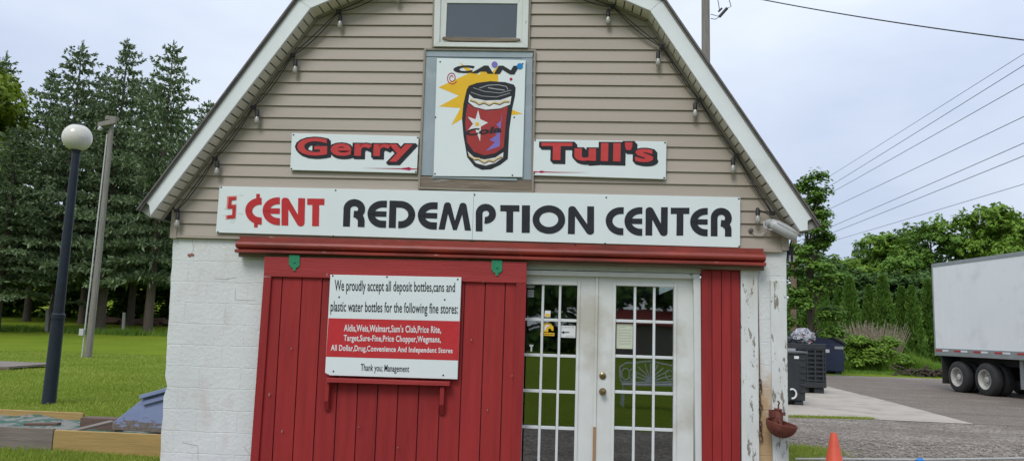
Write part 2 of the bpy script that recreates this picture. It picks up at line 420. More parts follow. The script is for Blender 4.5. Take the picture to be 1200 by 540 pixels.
def masonry():
    N = NT('painted_block_wall'); v = N.coord()
    c = N.mix(N.ramp(N.noise(v, 2.0, 5), 0.3, 0.7), (0.66, 0.68, 0.675), (0.585, 0.605, 0.60))
    # faint rubbed pinkish patches where an older coat shows
    f = N.ramp(N.noise(N.coord((1.6, 1, 0.8), (4, 0, 2.2)), 1.3, 6, 0.7), 0.53, 0.68)
    c = N.mix(N.math('MULTIPLY', f, 0.6), c, (0.50, 0.40, 0.36))
    f2 = N.ramp(N.noise(N.coord((1, 1, .6), (1, 5, 9)), 9, 6, 0.7), 0.66, 0.69)
    c = N.mix(N.math('MULTIPLY', f2, 0.55), c, (0.36, 0.34, 0.31))
    tc = N.n('TexCoord')
    br = N.n('TexBrick'); br.inputs['Scale'].default_value = 1.0; br.inputs['Mortar Size'].default_value = 0.006
    br.inputs['Mortar Smooth'].default_value = 0.6; br.inputs['Brick Width'].default_value = 0.40; br.inputs['Row Height'].default_value = 0.20
    cx = N.n('SeparateXYZ'); N.l(tc.outputs['Object'], cx.inputs[0]); cb = N.n('CombineXYZ')
    wob = N.math('MULTIPLY', N.noise(v, 5, 3), 0.03)
    N.l(N.math('ADD', cx.outputs[0], wob), cb.inputs[0]); N.l(N.math('ADD', cx.outputs[2], wob), cb.inputs[1])
    N.l(cb.outputs[0], br.inputs['Vector'])
    c = N.mix(N.math('MULTIPLY', br.outputs['Fac'], N.math('MULTIPLY', N.ramp(N.noise(v, 1.4, 3), 0.52, 0.72), 0.16)), c, (0.40, 0.40, 0.39))
    # rust run-off below the drinking bowl
    ds = N.n('VectorMath'); ds.operation = 'SUBTRACT'; p0 = RUST; ds.inputs[1].default_value = p0; N.l(tc.outputs['Object'], ds.inputs[0])
    sc = N.n('VectorMath'); sc.operation = 'MULTIPLY'; sc.inputs[1].default_value = (5.5, 0, 1.25); N.l(ds.outputs[0], sc.inputs[0])
    ln = N.n('VectorMath'); ln.operation = 'LENGTH'; N.l(sc.outputs[0], ln.inputs[0])
    k = N.math('SUBTRACT', 1.0, N.math('ADD', ln.outputs['Value'], N.math('MULTIPLY', N.math('SUBTRACT', N.noise(v, 5, 5), 0.5), 1.1)))
    c = N.mix(N.math('MULTIPLY', N.ramp(k, 0.0, 0.55), 0.85), c, (0.42, 0.25, 0.085))
    p = N.n('BsdfPrincipled'); N.l(c, p.inputs['Base Color']); p.inputs['Roughness'].default_value = 0.62
    hb = N.math('ADD', N.math('MULTIPLY', br.outputs['Fac'], -0.22), N.math('MULTIPLY', N.noise(v, 28, 6), 0.8))
    N.l(N.bump(hb, 0.85, 0.009), p.inputs['Normal']); N.l(p.outputs[0], N.out.inputs[0]); return N.m

# ------------------------------------------------------------------ ground
def ground_mat():
    N = NT('lawn_ground'); v = N.coord()
    c = N.mix(N.ramp(N.noise(v, 0.35, 4), 0.35, 0.65), (0.205, 0.262, 0.032), (0.160, 0.222, 0.027))
    c = N.mix(N.math('MULTIPLY', N.ramp(N.noise(N.coord((1, 1, 1), (9, 3, 1)), 0.8, 5, 0.65), 0.55, 0.72), 0.5), c, (0.235, 0.235, 0.060))
    c = N.mix(N.math('MULTIPLY', N.ramp(N.noise(v, 18, 4, .7), 0.35, 0.7), 0.55), c, (0.065, 0.125, 0.009))
    p = N.n('BsdfPrincipled'); N.l(c, p.inputs['Base Color']); p.inputs['Roughness'].default_value = 0.9; p.inputs['Specular IOR Level'].default_value = 0.0
    N.l(N.bump(N.noise(v, 22, 5, .7), 0.9, 0.05), p.inputs['Normal']); N.l(p.outputs[0], N.out.inputs[0]); return N.m
def gravel_mat(name, ca, cb, cc, sc, strength=1.0):
    N = NT(name); v = N.coord()
    vo = N.n('TexVoronoi'); vo.inputs['Scale'].default_value = sc; N.l(v, vo.inputs['Vector'])
    sep = N.n('SeparateColor'); N.l(vo.outputs['Color'], sep.inputs[0])
    c = N.mix(sep.outputs[0], ca, cb); c = N.mix(N.math('MULTIPLY', N.ramp(N.noise(v, 0.9, 6, .65), 0.42, 0.64), 0.7), c, cc); c = N.mix(N.math('MULTIPLY', N.ramp(N.noise(N.coord((.22, 1.5, 1), (2, 8, 0)), 1.0, 5, .6), 0.50, 0.66), 0.45), c, tuple(x*0.62 for x in ca))
    f = N.ramp(vo.outputs['Distance'], 0.35, 0.75)
    c = N.mix(N.math('MULTIPLY', f, 0.6), c, tuple(x*0.35 for x in ca))
    p = N.n('BsdfPrincipled'); N.l(c, p.inputs['Base Color']); p.inputs['Roughness'].default_value = 0.9; p.inputs['Specular IOR Level'].default_value = 0.2
    hh = N.math('ADD', N.math('MULTIPLY', vo.outputs['Distance'], -1.0), N.math('MULTIPLY', N.noise(v, sc*0.4, 4), 0.6))
    N.l(N.bump(hh, strength, 0.02), p.inputs['Normal']); N.l(p.outputs[0], N.out.inputs[0]); return N.m
M['ground'] = ground_mat()
M['gravel'] = gravel_mat('gravel', (0.205, 0.174, 0.144), (0.46, 0.41, 0.355), (0.185, 0.154, 0.122), 24)
M['drive'] = gravel_mat('drive', (0.185, 0.152, 0.126), (0.262, 0.222, 0.190), (0.29, 0.245, 0.200), 30, 0.5)
M['pad'] = pmat('concrete_pad', (0.44, 0.392, 0.328), (0.36, 0.32, 0.27), scale=1.2, detail=7, rough=0.85, bump=0.25, bscale=30, stain=((0.20, 0.18, 0.155), 1.6, 0.52, 0.65))

xs = sorted(set([XL, XR] + list(np.linspace(-160, XL, 44)) + list(np.linspace(XR, 160, 40)) + list(np.linspace(XL, XR, 4)) + [-6, -14]))
ys = sorted(set(list(np.linspace(-120, 30, 30)) + list(np.linspace(30, 300, 40))))
g = MB(); nx = len(xs)
g.add([(x, y, h(x, y)) for y in ys for x in xs], [(j*nx+i, j*nx+i+1, (j+1)*nx+i+1, (j+1)*nx+i) for j in range(len(ys)-1) for i in range(nx-1)])
g.build('ground', M['ground'], kind='structure', fixn=False)
def sheet(name, pts, mat, dz, split=()):
    m = MB(); m.add([(x, y, h(x, y)+dz) for x, y in pts], [tuple(range(len(pts)))]); return m.build(name, mat, kind='structure', fixn=False)
# lot of loose gravel right of the barn and across its front
m = MB()
gx = [XL-0.0, XR, 9, 60]; fy = [(-4.4, -0.25), (-4.4, 25.6), (-4.6, 26.2), (-9.2, 27.5)]
vs = []
for x, (a, b) in zip(gx, fy): vs += [(x, a, h(x)+.004), (x, b, h(x)+.004)]
m.add(vs, [(0, 2, 3, 1), (2, 4, 5, 3), (4, 6, 7, 5)]); m.build('gravel_lot', M['gravel'], kind='structure', fixn=False)
P_ = lambda a, b: tuple(gp(a, b))[:2]
drive = [P_(905, 463), P_(968, 456), P_(1141, 497), P_(1300, 503), (40, P_(1300, 503)[1]+2), (60, 27), (XR+6, 24.4), (XR+.05, 24)]
sheet('driveway', drive, M['drive'], .008)
pad = [(XR+0.02, P_(930, 487)[1]+.4), P_(930, 487.5), P_(1142, 497.2), P_(1040, 470), P_(972, 453.5), P_(905, 447), (XR+0.02, P_(905, 447)[1])]
sheet('concrete_pad', pad, M['pad'], .012)

# ------------------------------------------------------------------ barn
p_b = fp(893, 520, 0); RUST = (p_b.x+0.83, 0.0, p_b.z)
BO = Vector((-0.83, 0.0, 0.0))          # base point of the barn
RUST = (p_b.x-BO.x, 0.0, p_b.z)
M['masonry'] = masonry()
barn = empty('barn', BO, 'small gambrel roofed barn with beige siding, white block base and red doors', 'barn')
YR = -0.24                               # plane of the rake fascia
A_L = fz(163, 246.5, YR); B_L = fz(349, -1, YR); B_R = fz(777, 0, YR); A_R = fz(960, 265, YR)
AI_L = fz(176, 253, YR); BI_L = fz(363.5, 10, YR); BI_R = fz(762, 13, YR); AI_R = fz(938, 271, YR)
midx = (B_L[0]+B_R[0])/2
RG = (midx, B_L[1]+(midx-B_L[0])*0.44); RGI = (midx, BI_L[1]+(midx-BI_L[0])*0.44)
D0, D1 = 0.0, 8.2
wl0 = fz(203, 277, 0); wl1 = fz(187, 540, 0); wr0 = fz(921.5, 293, 0); wr1 = fz(924, 540, 0)
zt = wl0[1]-0.015
# masonry front: left pier, right pier, lintel zone hidden behind the rail
w = MB()
zb = -0.25
xl_b = wl0[0]+(wl1[0]-wl0[0])*(zt-zb)/(zt-wl1[1])
xo = fz(598, 400, 0)[0]
rng2 = random.Random(3)
left = [(xl_b, zb)]
for i in range(1, 26):                   # slightly broken outer arris
    t = i/26; z = zb+(zt-zb)*t; xx = xl_b+(wl0[0]-xl_b)*t
    b_ = 0.0
    if abs(z-fz(190, 452, 0)[1]) < 0.07: b_ = 0.022
    left.append((xx+rng2.uniform(-.004, .006)+b_, z))
left += [(wl0[0], zt), (xo, zt), (xo, zb)]
w.prism(left, 0.0, 0.22)
xr_i = fz(885, 400, 0)[0]
w.prism([(xr_i, zb), (wr1[0], zb), (wr0[0], zt+.03), (xr_i, zt+.03)], 0.0, 0.22)
ztop_d = fz(700, 318, 0.06)[1]
w.prism([(xo, ztop_d+.0), (xr_i, ztop_d+.0), (xr_i, zt), (xo, zt)], 0.012, 0.22)
w.build('wall', M['masonry'], barn, bevel=0.006)
sw = MB()
sw.box(wl0[0], wl0[0]+.2, 0.22, D1, zb, zt); sw.box(wr0[0]-.2, wr0[0], 0.22, D1, zb, zt); sw.box(wl0[0]+.2, wr0[0]-.2, D1-.2, D1, zb, zt+3.4)
sw.build('side_wall', M['masonry'], barn, label='white painted block side and back walls')
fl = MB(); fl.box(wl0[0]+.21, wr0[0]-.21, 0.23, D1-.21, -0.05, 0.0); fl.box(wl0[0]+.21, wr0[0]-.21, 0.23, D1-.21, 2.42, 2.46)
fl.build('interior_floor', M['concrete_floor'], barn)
# brick chip and crack in the left pier
c = MB(); c.pp([(219.5, 298.4), (221, 297), (223, 297.6), (224.3, 296.3), (227.5, 297.8), (227, 300.4), (224.5, 299.8), (222.8, 301.2), (220.3, 300.6)], -0.004, 0.01)
c.build('chipped_brick', pmat('brick_chip', (0.30, 0.10, 0.08), (0.20, 0.12, 0.10), scale=60, rough=0.8), barn)
M['crack'] = pmat('crack_dark', (0.38, 0.37, 0.35))
for path in ([(226, 276), (225.5, 284), (227, 290), (226, 295)], [(251, 326), (263, 327), (277, 325)], [(276, 339), (275.5, 351), (300, 352)], [(214, 518), (232, 522), (232, 538)], [(286, 523), (296, 536)], [(189, 452), (194, 455), (198, 456)]):
    c = MB()
    for q in stroke([fz(a, b, 0) for a, b in path], 0.0032):
        c.add([(x, -0.0022, z) for x, z in q], [(0, 1, 2, 3)])
    c.build('crack', M['crack'], barn)

# lap siding
def inner(z, side):
    """x of the underside of the roof at height z"""
    a, b, rgi = (AI_L, BI_L, RGI) if side < 0 else (AI_R, BI_R, RGI)
    if z < b[1]: t = (z-a[1])/(b[1]-a[1]); return a[0]+(b[0]-a[0])*t
    t = (z-b[1])/(rgi[1]-b[1]); return b[0]+(rgi[0]-b[0])*t
s = MB()
e = 0.1185; z = fz(203, 275.5, -.03)[1]; zlim = RGI[1]-0.05
while z < zlim:
    z1 = min(z+e, zlim)
    xa = max(wl0[0], inner(z, -1)-0.02); xb = min(wr0[0], inner(z, 1)+0.02)
    xa1 = max(wl0[0], inner(z1, -1)-0.02); xb1 = min(wr0[0], inner(z1, 1)+0.02)
    s.add([(xa, -.034, z), (xb, -.034, z), (xb1, -.0165, z1+.006), (xa1, -.0165, z1+.006), (xa, -.001, z), (xb, -.001, z), (xb1, -.001, z1+.006), (xa1, -.001, z1+.006)],
          [(0, 1, 2, 3), (5, 4, 7, 6), (0, 4, 5, 1), (3, 2, 6, 7), (0, 3, 7, 4), (1, 5, 6, 2)])
    z = z1
s.build('siding', M['siding'], barn)
t = MB()   # corner trim and starter strip
t.box(wl0[0]-.012, wl0[0]+.05, -.045, .03, zt-.005, zt+.27); t.box(wr0[0]-.05, wr0[0]+.012, -.045, .03, zt+.02, zt+.30)
z0s = fz(203, 275.5, -.03)[1]
t.prism([(wl0[0]+.05, z0s-.022), (wr0[0]-.05, z0s-.022), (wr0[0]-.05, z0s-.002), (wl0[0]+.05, z0s-.002)], -.04, -.001)
t.build('corner_trim', M['siding'], barn)

# roof: shingled deck, boxed rake fascia, soffit
def offs(p, q, d):
    v = Vector((q[0]-p[0], q[1]-p[1])).normalized(); return Vector((-v.y, v.x))*d
prof = [A_L, B_L, RG, B_R, A_R]
up = 0.035
top = [(A_L[0]-.02, A_L[1]+.0), (B_L[0]-.025, B_L[1]+.02), (RG[0], RG[1]+.035), (B_R[0]+.025, B_R[1]+.02), (A_R[0]+.02, A_R[1])]
rf = MB()
o4 = 0.032
outp = [(A_L[0]-.014, A_L[1]-.002), (B_L[0]-.014, B_L[1]+.009), (RG[0], RG[1]+.016), (B_R[0]+.014, B_R[1]+.009), (A_R[0]+.014, A_R[1]-.002)]
for i in range(4):
    a, b = prof[i], prof[i+1]; c_, d_ = outp[i], outp[i+1]
    rf.prism([a, b, d_, c_], YR-.035, D1+.2)
roof = rf.build('roof', M['shingle'], barn)
fa = MB(); iu = lambda p: p
# left and right lower rake boards with the notched return at the eaves
nL = fz(172, 239, YR); nR = fz(946.7, 259, YR); tR = fz(946.7, 269.5, YR)
eL = fz(171, 237.5, YR); eR = fz(951.7, 256, YR)
fa.prism([eL, B_L, BI_L, AI_L, fz(174.5, 240.5, YR)], YR, YR+.03)
fa.prism([B_R, eR, nR, tR, AI_R, BI_R], YR, YR+.03)
fa.prism([B_L, RG, RGI, BI_L], YR-.002, YR+.03); fa.prism([RG, B_R, BI_R, RGI], YR-.002, YR+.03)
fa.build('fascia', M['fascia'], roof, bevel=0.004)
dr = MB()
for i in range(4):
    a, b = prof[i], prof[i+1]; n_ = offs(a, b, -0.016)
    dr.prism([a, b, (b[0]+n_.x, b[1]+n_.y), (a[0]+n_.x, a[1]+n_.y)], YR-.012, YR-.0035)
dr.build('drip_edge', M['drip'], roof)
M['eave'] = pmat('eave_return', (0.30, 0.30, 0.28), (0.24, 0.24, 0.23), rough=0.6)
for poly in ([A_L, eL, AI_L, (AI_L[0]-.01, AI_L[1]-.01)], [eR, A_R, (AI_R[0]+.05, AI_R[1]-.0), AI_R]):   # boxed eave returns
    er = MB(); er.prism(poly, YR+.03, D1); er.build('eave_return', M['eave'], roof)
# main soffit strip panels between fascia and wall
so = MB()
def soffit(a, b, step, d=1):
    A = Vector((a[0], a[1])); B = Vector((b[0], b[1])); L = (B-A).length; t_ = (B-A)/L; nn = Vector((-t_.y, t_.x))*d
    k = 0.0
    while k < L:
        k1 = min(k+step-.012, L); p, q = A+t_*k, A+t_*k1
        so.add([(p.x, YR+.03, p.y), (q.x, YR+.03, q.y), (q.x, 0, q.y), (p.x, 0, p.y)]+[(p.x+nn.x*.02, YR+.03, p.y+nn.y*.02), (q.x+nn.x*.02, YR+.03, q.y+nn.y*.02), (q.x+nn.x*.02, 0, q.y+nn.y*.02), (p.x+nn.x*.02, 0, p.y+nn.y*.02)],
               [(0, 1, 2, 3), (7, 6, 5, 4), (0, 4, 5, 1), (2, 6, 7, 3), (1, 5, 6, 2), (0, 3, 7, 4)])
        k += step
soffit(AI_L, BI_L, 0.088); soffit(BI_L, RGI, 0.088); soffit(AI_R, BI_R, 0.088, -1); soffit(BI_R, RGI, 0.088, -1)
so.build('soffit', M['soffit'], roof)
sb = MB()
for a, b in ((AI_L, BI_L), (BI_L, RGI), (RGI, BI_R), (BI_R, AI_R)):
    n_ = offs(a, b, .021); sb.prism([(a[0]+n_.x, a[1]+n_.y), (b[0]+n_.x, b[1]+n_.y), (b[0]+n_.x*1.5, b[1]+n_.y*1.5), (a[0]+n_.x*1.5, a[1]+n_.y*1.5)], YR+.03, D1)
sb.build('soffit_backing', M['black'], roof)
jc = MB()   # J-channel where soffit meets siding
for a, b in ((AI_L, BI_L), (BI_L, RGI), (RGI, BI_R), (BI_R, AI_R)):
    n_ = offs(a, b, -.024); jc.prism([a, b, (b[0]+n_.x, b[1]+n_.y), (a[0]+n_.x, a[1]+n_.y)], -.052, -.0355)
jc.build('siding_channel', M['tan_trim'], roof)

# gable window
wy = -.05
wf = MB()
def frame(mb, out, inn, y0, y1):
    for i in range(4):
        j = (i+1) % 4; mb.pp([out[i], out[j], inn[j], inn[i]], y0, y1)
frame(wf, [(509.5, -10), (620, -10), (618.5, 56), (508, 54.5)], [(516.5, -4), (613, -4), (611.5, 50.5), (515, 49.5)], wy-.03, -.03)
win = wf.build('window', M['old_white'], barn, bevel=0.003)
wf = MB(); frame(wf, [(516.5, -4), (613, -4), (611.5, 50.5), (515, 49.5)], [(524, 3.8), (606.5, 4.5), (605, 44.8), (522.2, 43.8)], wy-.014, -.03)
wf.build('sash', M['old_white'], win, bevel=0.002)
wf = MB(); wf.pp([(521, 2), (608, 2), (607, 47), (520, 46)], wy-.004, -.034); wf.build('pane', M['window_glass'], win)
wf = MB(); wf.pp([(519, 43.2), (608, 45), (610, 46.3), (606, 48.2), (580, 49.4), (545, 48.6), (527, 48), (518, 45)], wy-.034, wy-.0145); wf.build('sill', M['bare_wood'], win, bevel=0.003)
wf = MB(); frame(wf, [(507.6, -10), (622.3, -10), (620.5, 57.5), (505.8, 56)], [(509.5, -10), (620, -10), (618.5, 56), (508, 54.5)], -.06, -.03); wf.build('outer_trim', M['tan_trim'], win)
# painted-over loft hatch behind the can picture
hy = -.042
hb = MB()
hb.pp([(499, 58.5), (625.5, 60), (624, 68), (498.5, 66.5)], hy-.006, -.03); hb.pp([(498.5, 67), (513, 67.4), (508, 206), (493, 205.5)], hy-.004, -.03)
hb.pp([(611, 68.5), (624.2, 68.5), (623, 211), (609.5, 210.5)], hy-.004, -.03); hb.pp([(510, 67.5), (613, 69), (611.5, 211), (506, 207)], hy, -.03)
hatch = hb.build('loft_hatch', M['grey_board'], barn, bevel=0.003)
hb = MB(); frame(hb, [(496.8, 56.6), (628, 58.2), (625.3, 226), (489.6, 221)], [(499, 58.5), (625.5, 60), (622.8, 223.5), (492.2, 218.8)], -.062, -.03); hb.build('trim', M['tan_trim'], hatch)
hb = MB(); hb.pp([(492.2, 206.5), (623, 211.5), (622.8, 223.5), (492.2, 218.8)], hy-.012, -.03); hb.build('bottom_rail', M['bare_wood'], hatch, bevel=0.003)
hb = MB(); hb.pp([(506.8, 206.5), (606, 209.3), (606, 211.8), (506.8, 208.5)], hy-.02, -.045); hb.build('ledge', M['grey_board'], hatch)

# door rail over the opening
rl = MB()
za_, zb_ = fz(276, 286, -.14), fz(897.5, 301.5, -.14)
def rail_sweep(prof, ends):
    """sweep a (y,dz) profile between two (x,z) ends"""
    (xa, zA), (xb, zB) = ends; n = len(prof)
    return ([(xa, y, zA+d) for y, d in prof]+[(xb, y, zB+d) for y, d in prof], [tuple(range(n-1, -1, -1)), tuple(range(n, 2*n))]+[(i, (i+1) % n, (i+1) % n+n, i+n) for i in range(n)])
half = [(-.035, .040)]+[(-.10-.045*math.cos(R(q)), .036*math.sin(R(q))+.0) for q in range(80, -81, -16)]+[(-.035, -.040)]
rl.add(*rail_sweep(half, (za_, zb_)))
rl.add(*rail_sweep([(-.035, -.043), (-.115, -.043), (-.152, -.052), (-.152, -.072), (-.13, -.078), (-.035, -.078)], (za_, zb_)))
rl.add(*rail_sweep([(-.035, .088), (-.06, .088), (-.06, .042), (-.035, .042)], (fz(276, 286, -.14), zb_)))
rail = rl.build('door_rail', M['red_rail'], barn, bevel=0.0, smooth=True)
rl = MB(); rl.add(*rail_sweep([(-.030, -.0795), (-.075, -.0795), (-.075, -.112), (-.030, -.112)], (fz(277, 286, -.14), zb_)))
rl.build('backing_board', M['bare_wood'], rail)

# red sliding door
DY = -.095
sd = MB(); rr = random.Random(5)
tops = [317.5, 331.5, 354.6, 378.5, 402, 425.6, 449.3, 473, 497, 521.3, 545.5, 569.4, 592.8, 606]
bots = [302, 318.8, 342.5, 366.4, 390.8, 415.2, 439, 462.6, 487.3, 512.2, 537, 561.6, 585.6, 600]
def plank(mb, i, y, dy=.03):
    a0, a1 = fz(tops[i]+.5, 318, y), fz(tops[i+1]-.5, 318, y); b0, b1 = fz(bots[i]+.5, 540, y), fz(bots[i+1]-.5, 540, y)
    def ext(p, q, zz): k = (zz-p[1])/(q[1]-p[1]); return (p[0]+(q[0]-p[0])*k, zz)
    mb.prism([a0, ext(a0, b0, .03), ext(a1, b1, .03), a1], y, y+dy)
for i in range(len(tops)-1): plank(sd, i, DY+rr.uniform(-.002, .002))
slide = sd.build('sliding_door', M['red_board'], barn, bevel=0.0025)
sd = MB()
a0, a1 = fz(310, 301.5, -.122), fz(617.3, 308, -.122); 
sd.pp([(310, 300.5), (617.3, 307), (616.8, 331.8), (309, 323.5)], -.122, -.096)
sd.build('header_board', M['red_head'], slide, bevel=0.003)
sd = MB()
def ext(p, q, zz): k = (zz-p[1])/(q[1]-p[1]); return (p[0]+(q[0]-p[0])*k, zz)
for (t0, t1, b0, b1, yt) in ((308.8, 317.8, 293, 302.6, 324.2), (605, 616.8, 599.2, 610.2, 331.8)):
    p0, p1, q0, q1 = fz(t0, yt, -.119), fz(t1, yt, -.119), fz(b0, 540, -.119), fz(b1, 540, -.119)
    sd = MB(); sd.prism([p0, ext(p0, q0, .03), ext(p1, q1, .03), p1], -.119, -.099)
    sd.build('stile', M['red_board'], slide, bevel=0.003)
sd = MB(); sd.pp([(319, 318), (606, 326), (600, 538), (302, 538)], DY+.02, DY+.034); sd.build('backing', M['black'], slide)
for dx, dy_ in ((0, 0), (237.5, 6.0)):
    sd = MB(); o_ = [(338.7, 298.5), (351, 299), (351, 311), (349.6, 312), (349.3, 313.4), (346.8, 313.6), (346.3, 317), (343.6, 317.2), (342.5, 313.4), (340.4, 313), (340, 311), (338.4, 310)]
    sd.pp([(a+dx, b+dy_) for a, b in o_], -.132, -.1225)
    hg = sd.build('hanger', M['green_metal'], slide, bevel=0.001)
    sd = MB(); cc = fp(345+dx, 307+dy_, -.132); sd.lathe([(0.0, 0.008), (.009, .007), (.012, 0)], cc, (0, -1, 0), 10); sd.build('bolt', M['green_metal'], hg)
lg = MB(); lg.pp([(382, 442.5), (527, 447), (526.6, 452), (382, 447.6)], -.19, -.099)
led = lg.build('ledge', M['red_head'], slide, bevel=0.003, label='narrow red shelf board under the notice')
for x0 in (380.6, 514.5):
    lg = MB()
    p = fp(x0+4.5, 448+(x0-380)*.032, -.12); q = fp(x0+5.5, 480+(x0-380)*.032, -.10)
    lg.prism([(p.x-.02, p.z), (p.x+.02, p.z), (p.x+.02, p.z-.165), (p.x-.02, p.z-.165)], -.165, -.101)
    lg.add([(p.x-.02, -.165, p.z-.165), (p.x+.02, -.165, p.z-.165), (p.x+.02, -.101, p.z-.165), (p.x-.02, -.101, p.z-.165), (p.x-.02, -.115, p.z-.255), (p.x+.02, -.115, p.z-.255), (p.x+.02, -.101, p.z-.255), (p.x-.02, -.101, p.z-.255)],
           [(0, 1, 5, 4), (3, 7, 6, 2), (4, 5, 6, 7), (0, 4, 7, 3), (1, 2, 6, 5)])
    lg.build('shelf_bracket', M['red_board'], slide, bevel=0.003)

# small chips and scratches in the red paint
M['chip'] = pmat('paint_chip', (0.50, 0.36, 0.33), rough=.8)
for cx, cy, w_, h_ in ((383, 321.5, 1.0, 3.4), (315, 462, .8, 3), (341, 408, .7, 1.6), (552, 398, .7, 2.2), (571, 480, .7, 1.8), (566, 330, 1.4, .6), (466, 524, .8, 1.0), (330, 505, .6, 2.6), (600, 440, .6, 2.2), (420, 500, 1.2, .6)):
    m = MB(); m.pp([(cx-w_/2, cy+h_/2), (cx, cy-h_/2), (cx+w_/2, cy-h_/2.4), (cx+w_*.3, cy+h_/2)], -.1245, -.124 if cy < 332 else -.0985); m.build('paint_chip', M['chip'], slide)
# double french door
FY = .05
tl_d = fz(588, 318, FY)[1]
df = MB()
df.pp([(588, 315.5), (820, 321), (820, 326.5), (588, 321)], -.005, .19)          # head
p0, q0 = fz(812.5, 326.5, .0), fz(815.2, 540, .0); p1, q1 = fz(821, 326, 0), fz(822.4, 540, 0)
df.prism([p0, ext(p0, q0, 0), ext(p1, q1, 0), p1], -.004, .19)
p0, q0 = fz(580, 320, .0), fz(574, 540, .0); p1, q1 = fz(588, 320, 0), fz(582, 540, 0)
df.prism([p0, ext(p0, q0, 0), ext(p1, q1, 0), p1], .012, .19)
dfr = df.build('door_frame', M['old_white'], barn, bevel=0.003)
def french(x0, x1, xs_px, ys_px, label, lean):
    """slab with 3 by 5 panes; px columns measured at y=440; lean = px shift per px height"""
    y = FY
    X = lambda px: fz(px, 440, y)[0]; Z = lambda py, px: fz(px, py, y)[1]
    xc = (x0+x1)/2
    zt_ = Z(322.0 if xc > 690 else 319.5, xc); za = Z(ys_px[0], xc); zb2 = Z(ys_px[1], xc); z0_ = 0.02
    xa, xb = X(x0), X(x1); ga, gb = X(xs_px[0]), X(xs_px[1])
    m = MB()
    for a, b, c, d in ((xa, ga, z0_, zt_), (gb, xb, z0_, zt_), (ga, gb, za, zt_), (ga, gb, z0_, zb2)): m.box(a, b, y, y+.045, c, d)
    door = m.build('french_door', M['door_white'], barn, label=label, bevel=0.002)
    mo = MB(); k = .028
    for a, b, c, d in ((ga-k, ga, zb2-k, za+k), (gb, gb+k, zb2-k, za+k), (ga, gb, za, za+k), (ga, gb, zb2-k, zb2)): mo.box(a, b, y-.012, y-.001, c, d)
    mo.build('glass_moulding', M['door_white'], door, bevel=0.005)
    mu = MB()
    for i in (1, 2): cx = ga+(gb-ga)*i/3; mu.box(cx-.0115, cx+.0115, y+.004, y+.030, zb2, za)
    for i in (1, 2, 3, 4):
        cz = zb2+(za-zb2)*i/5
        for j in range(3): mu.box(ga+(gb-ga)*j/3+(.0125 if j else 0), ga+(gb-ga)*(j+1)/3-(.0125 if j < 2 else 0), y+.005, y+.030, cz-.0135, cz+.0135)
    mu.build('muntin', M['white_trim'], door, bevel=0.003)
    for i in range(3):
        for j in range(5):
            pn = MB(); pn.box(ga+(gb-ga)*i/3+.002, ga+(gb-ga)*(i+1)/3-.002, y+.032, y+.036, zb2+(za-zb2)*j/5+.002, zb2+(za-zb2)*(j+1)/5-.002)
            pn.build('pane', M['glass'], door)
    return door
fd1 = french(588.5, 696.3, (613.5, 674.5), (333.5, 544), 'left glazed door with two stickers on its panes', 0)
fd2 = french(699.5, 813.0, (720.5, 789.0), (335.5, 545.5), 'right glazed door with a paper notice and brass knob', 0)
as_ = MB(); p = fz(697.7, 440, FY)[0]; as_.box(p-.013, p+.013, FY-.014, FY-.001, fz(697, 500, FY)[1], fz(697, 321.5, FY)[1]); as_.build('astragal', M['door_white'], fd1, bevel=.003)
as_ = MB(); as_.box(p-.013, p+.013, FY-.014, FY-.001, .02, fz(697, 500, FY)[1]-.002); as_.build('bare_astragal', pmat('fresh_wood', (0.38, 0.23, 0.11), (0.30, 0.18, 0.09), scale=6, rough=.7, stretch=(4, 1, .5)), fd1)
for py, kn in ((440, 0), (458.5, 1)):
    c_ = fp(706.3, py, FY-.001); m = MB()
    if kn: m.lathe([(.034, 0), (.033, .008), (.013, .012), (.012, .03), (.024, .038), (.029, .052), (.022, .064), (.008, .068)], c_, (0, -1, 0), 18); m.build('door_knob', M['brass'], fd2, smooth=True)
    else: m.lathe([(.032, 0), (.030, .010), (.020, .016), (.012, .018)], c_, (0, -1, 0), 18); m.build('deadbolt', M['brass'], fd2, smooth=True)

# red panel right of the doors and the white corner boards
rp_ = MB()
te = [821.8, 834.2, 845.5, 856.6, 867.3]; be = [822.8, 835, 846.2, 857.3, 868]
for i in range(4):
    p0, q0 = fz(te[i]+.3, 316, -.02), fz(be[i]+.3, 540, -.02); p1, q1 = fz(te[i+1]-.3, 316, -.02), fz(be[i+1]-.3, 540, -.02)
    rp_.prism([p0, ext(p0, q0, .02), ext(p1, q1, .02), p1], -.02+.003*(i % 2), .012)
rp_.build('red_panel', M['red_board'], barn, bevel=0.0025)
def post(t0, t1, yt, b0, b1, y0, y1, name, mat, bev=.004):
    m = MB(); p0, q0 = fz(t0, yt, y0), fz(b0, 540, y0); p1, q1 = fz(t1, yt, y0), fz(b1, 540, y0)
    m.prism([p0, ext(p0, q0, -.1), ext(p1, q1, -.1), p1], y0, y1); return m.build(name, mat, barn, bevel=bev)
M['peel_white'] = pmat('peeling_white_board', (0.66, 0.685, 0.665), (0.58, 0.60, 0.58), scale=6, rough=0.6, bump=0.3, bscale=20, stretch=(1.6, 1, .45), peel=((0.22, 0.20, 0.17), 15, 0.585), stain=((0.42, 0.36, 0.27), 2.0, 0.56, 0.5))
post(868.2, 888, 316, 869.5, 890, -.035, .012, 'jamb_board', M['peel_white'])
post(903, 921.6, 328, 906, 924.4, -.028, -.001, 'corner_board', M['peel_white'])
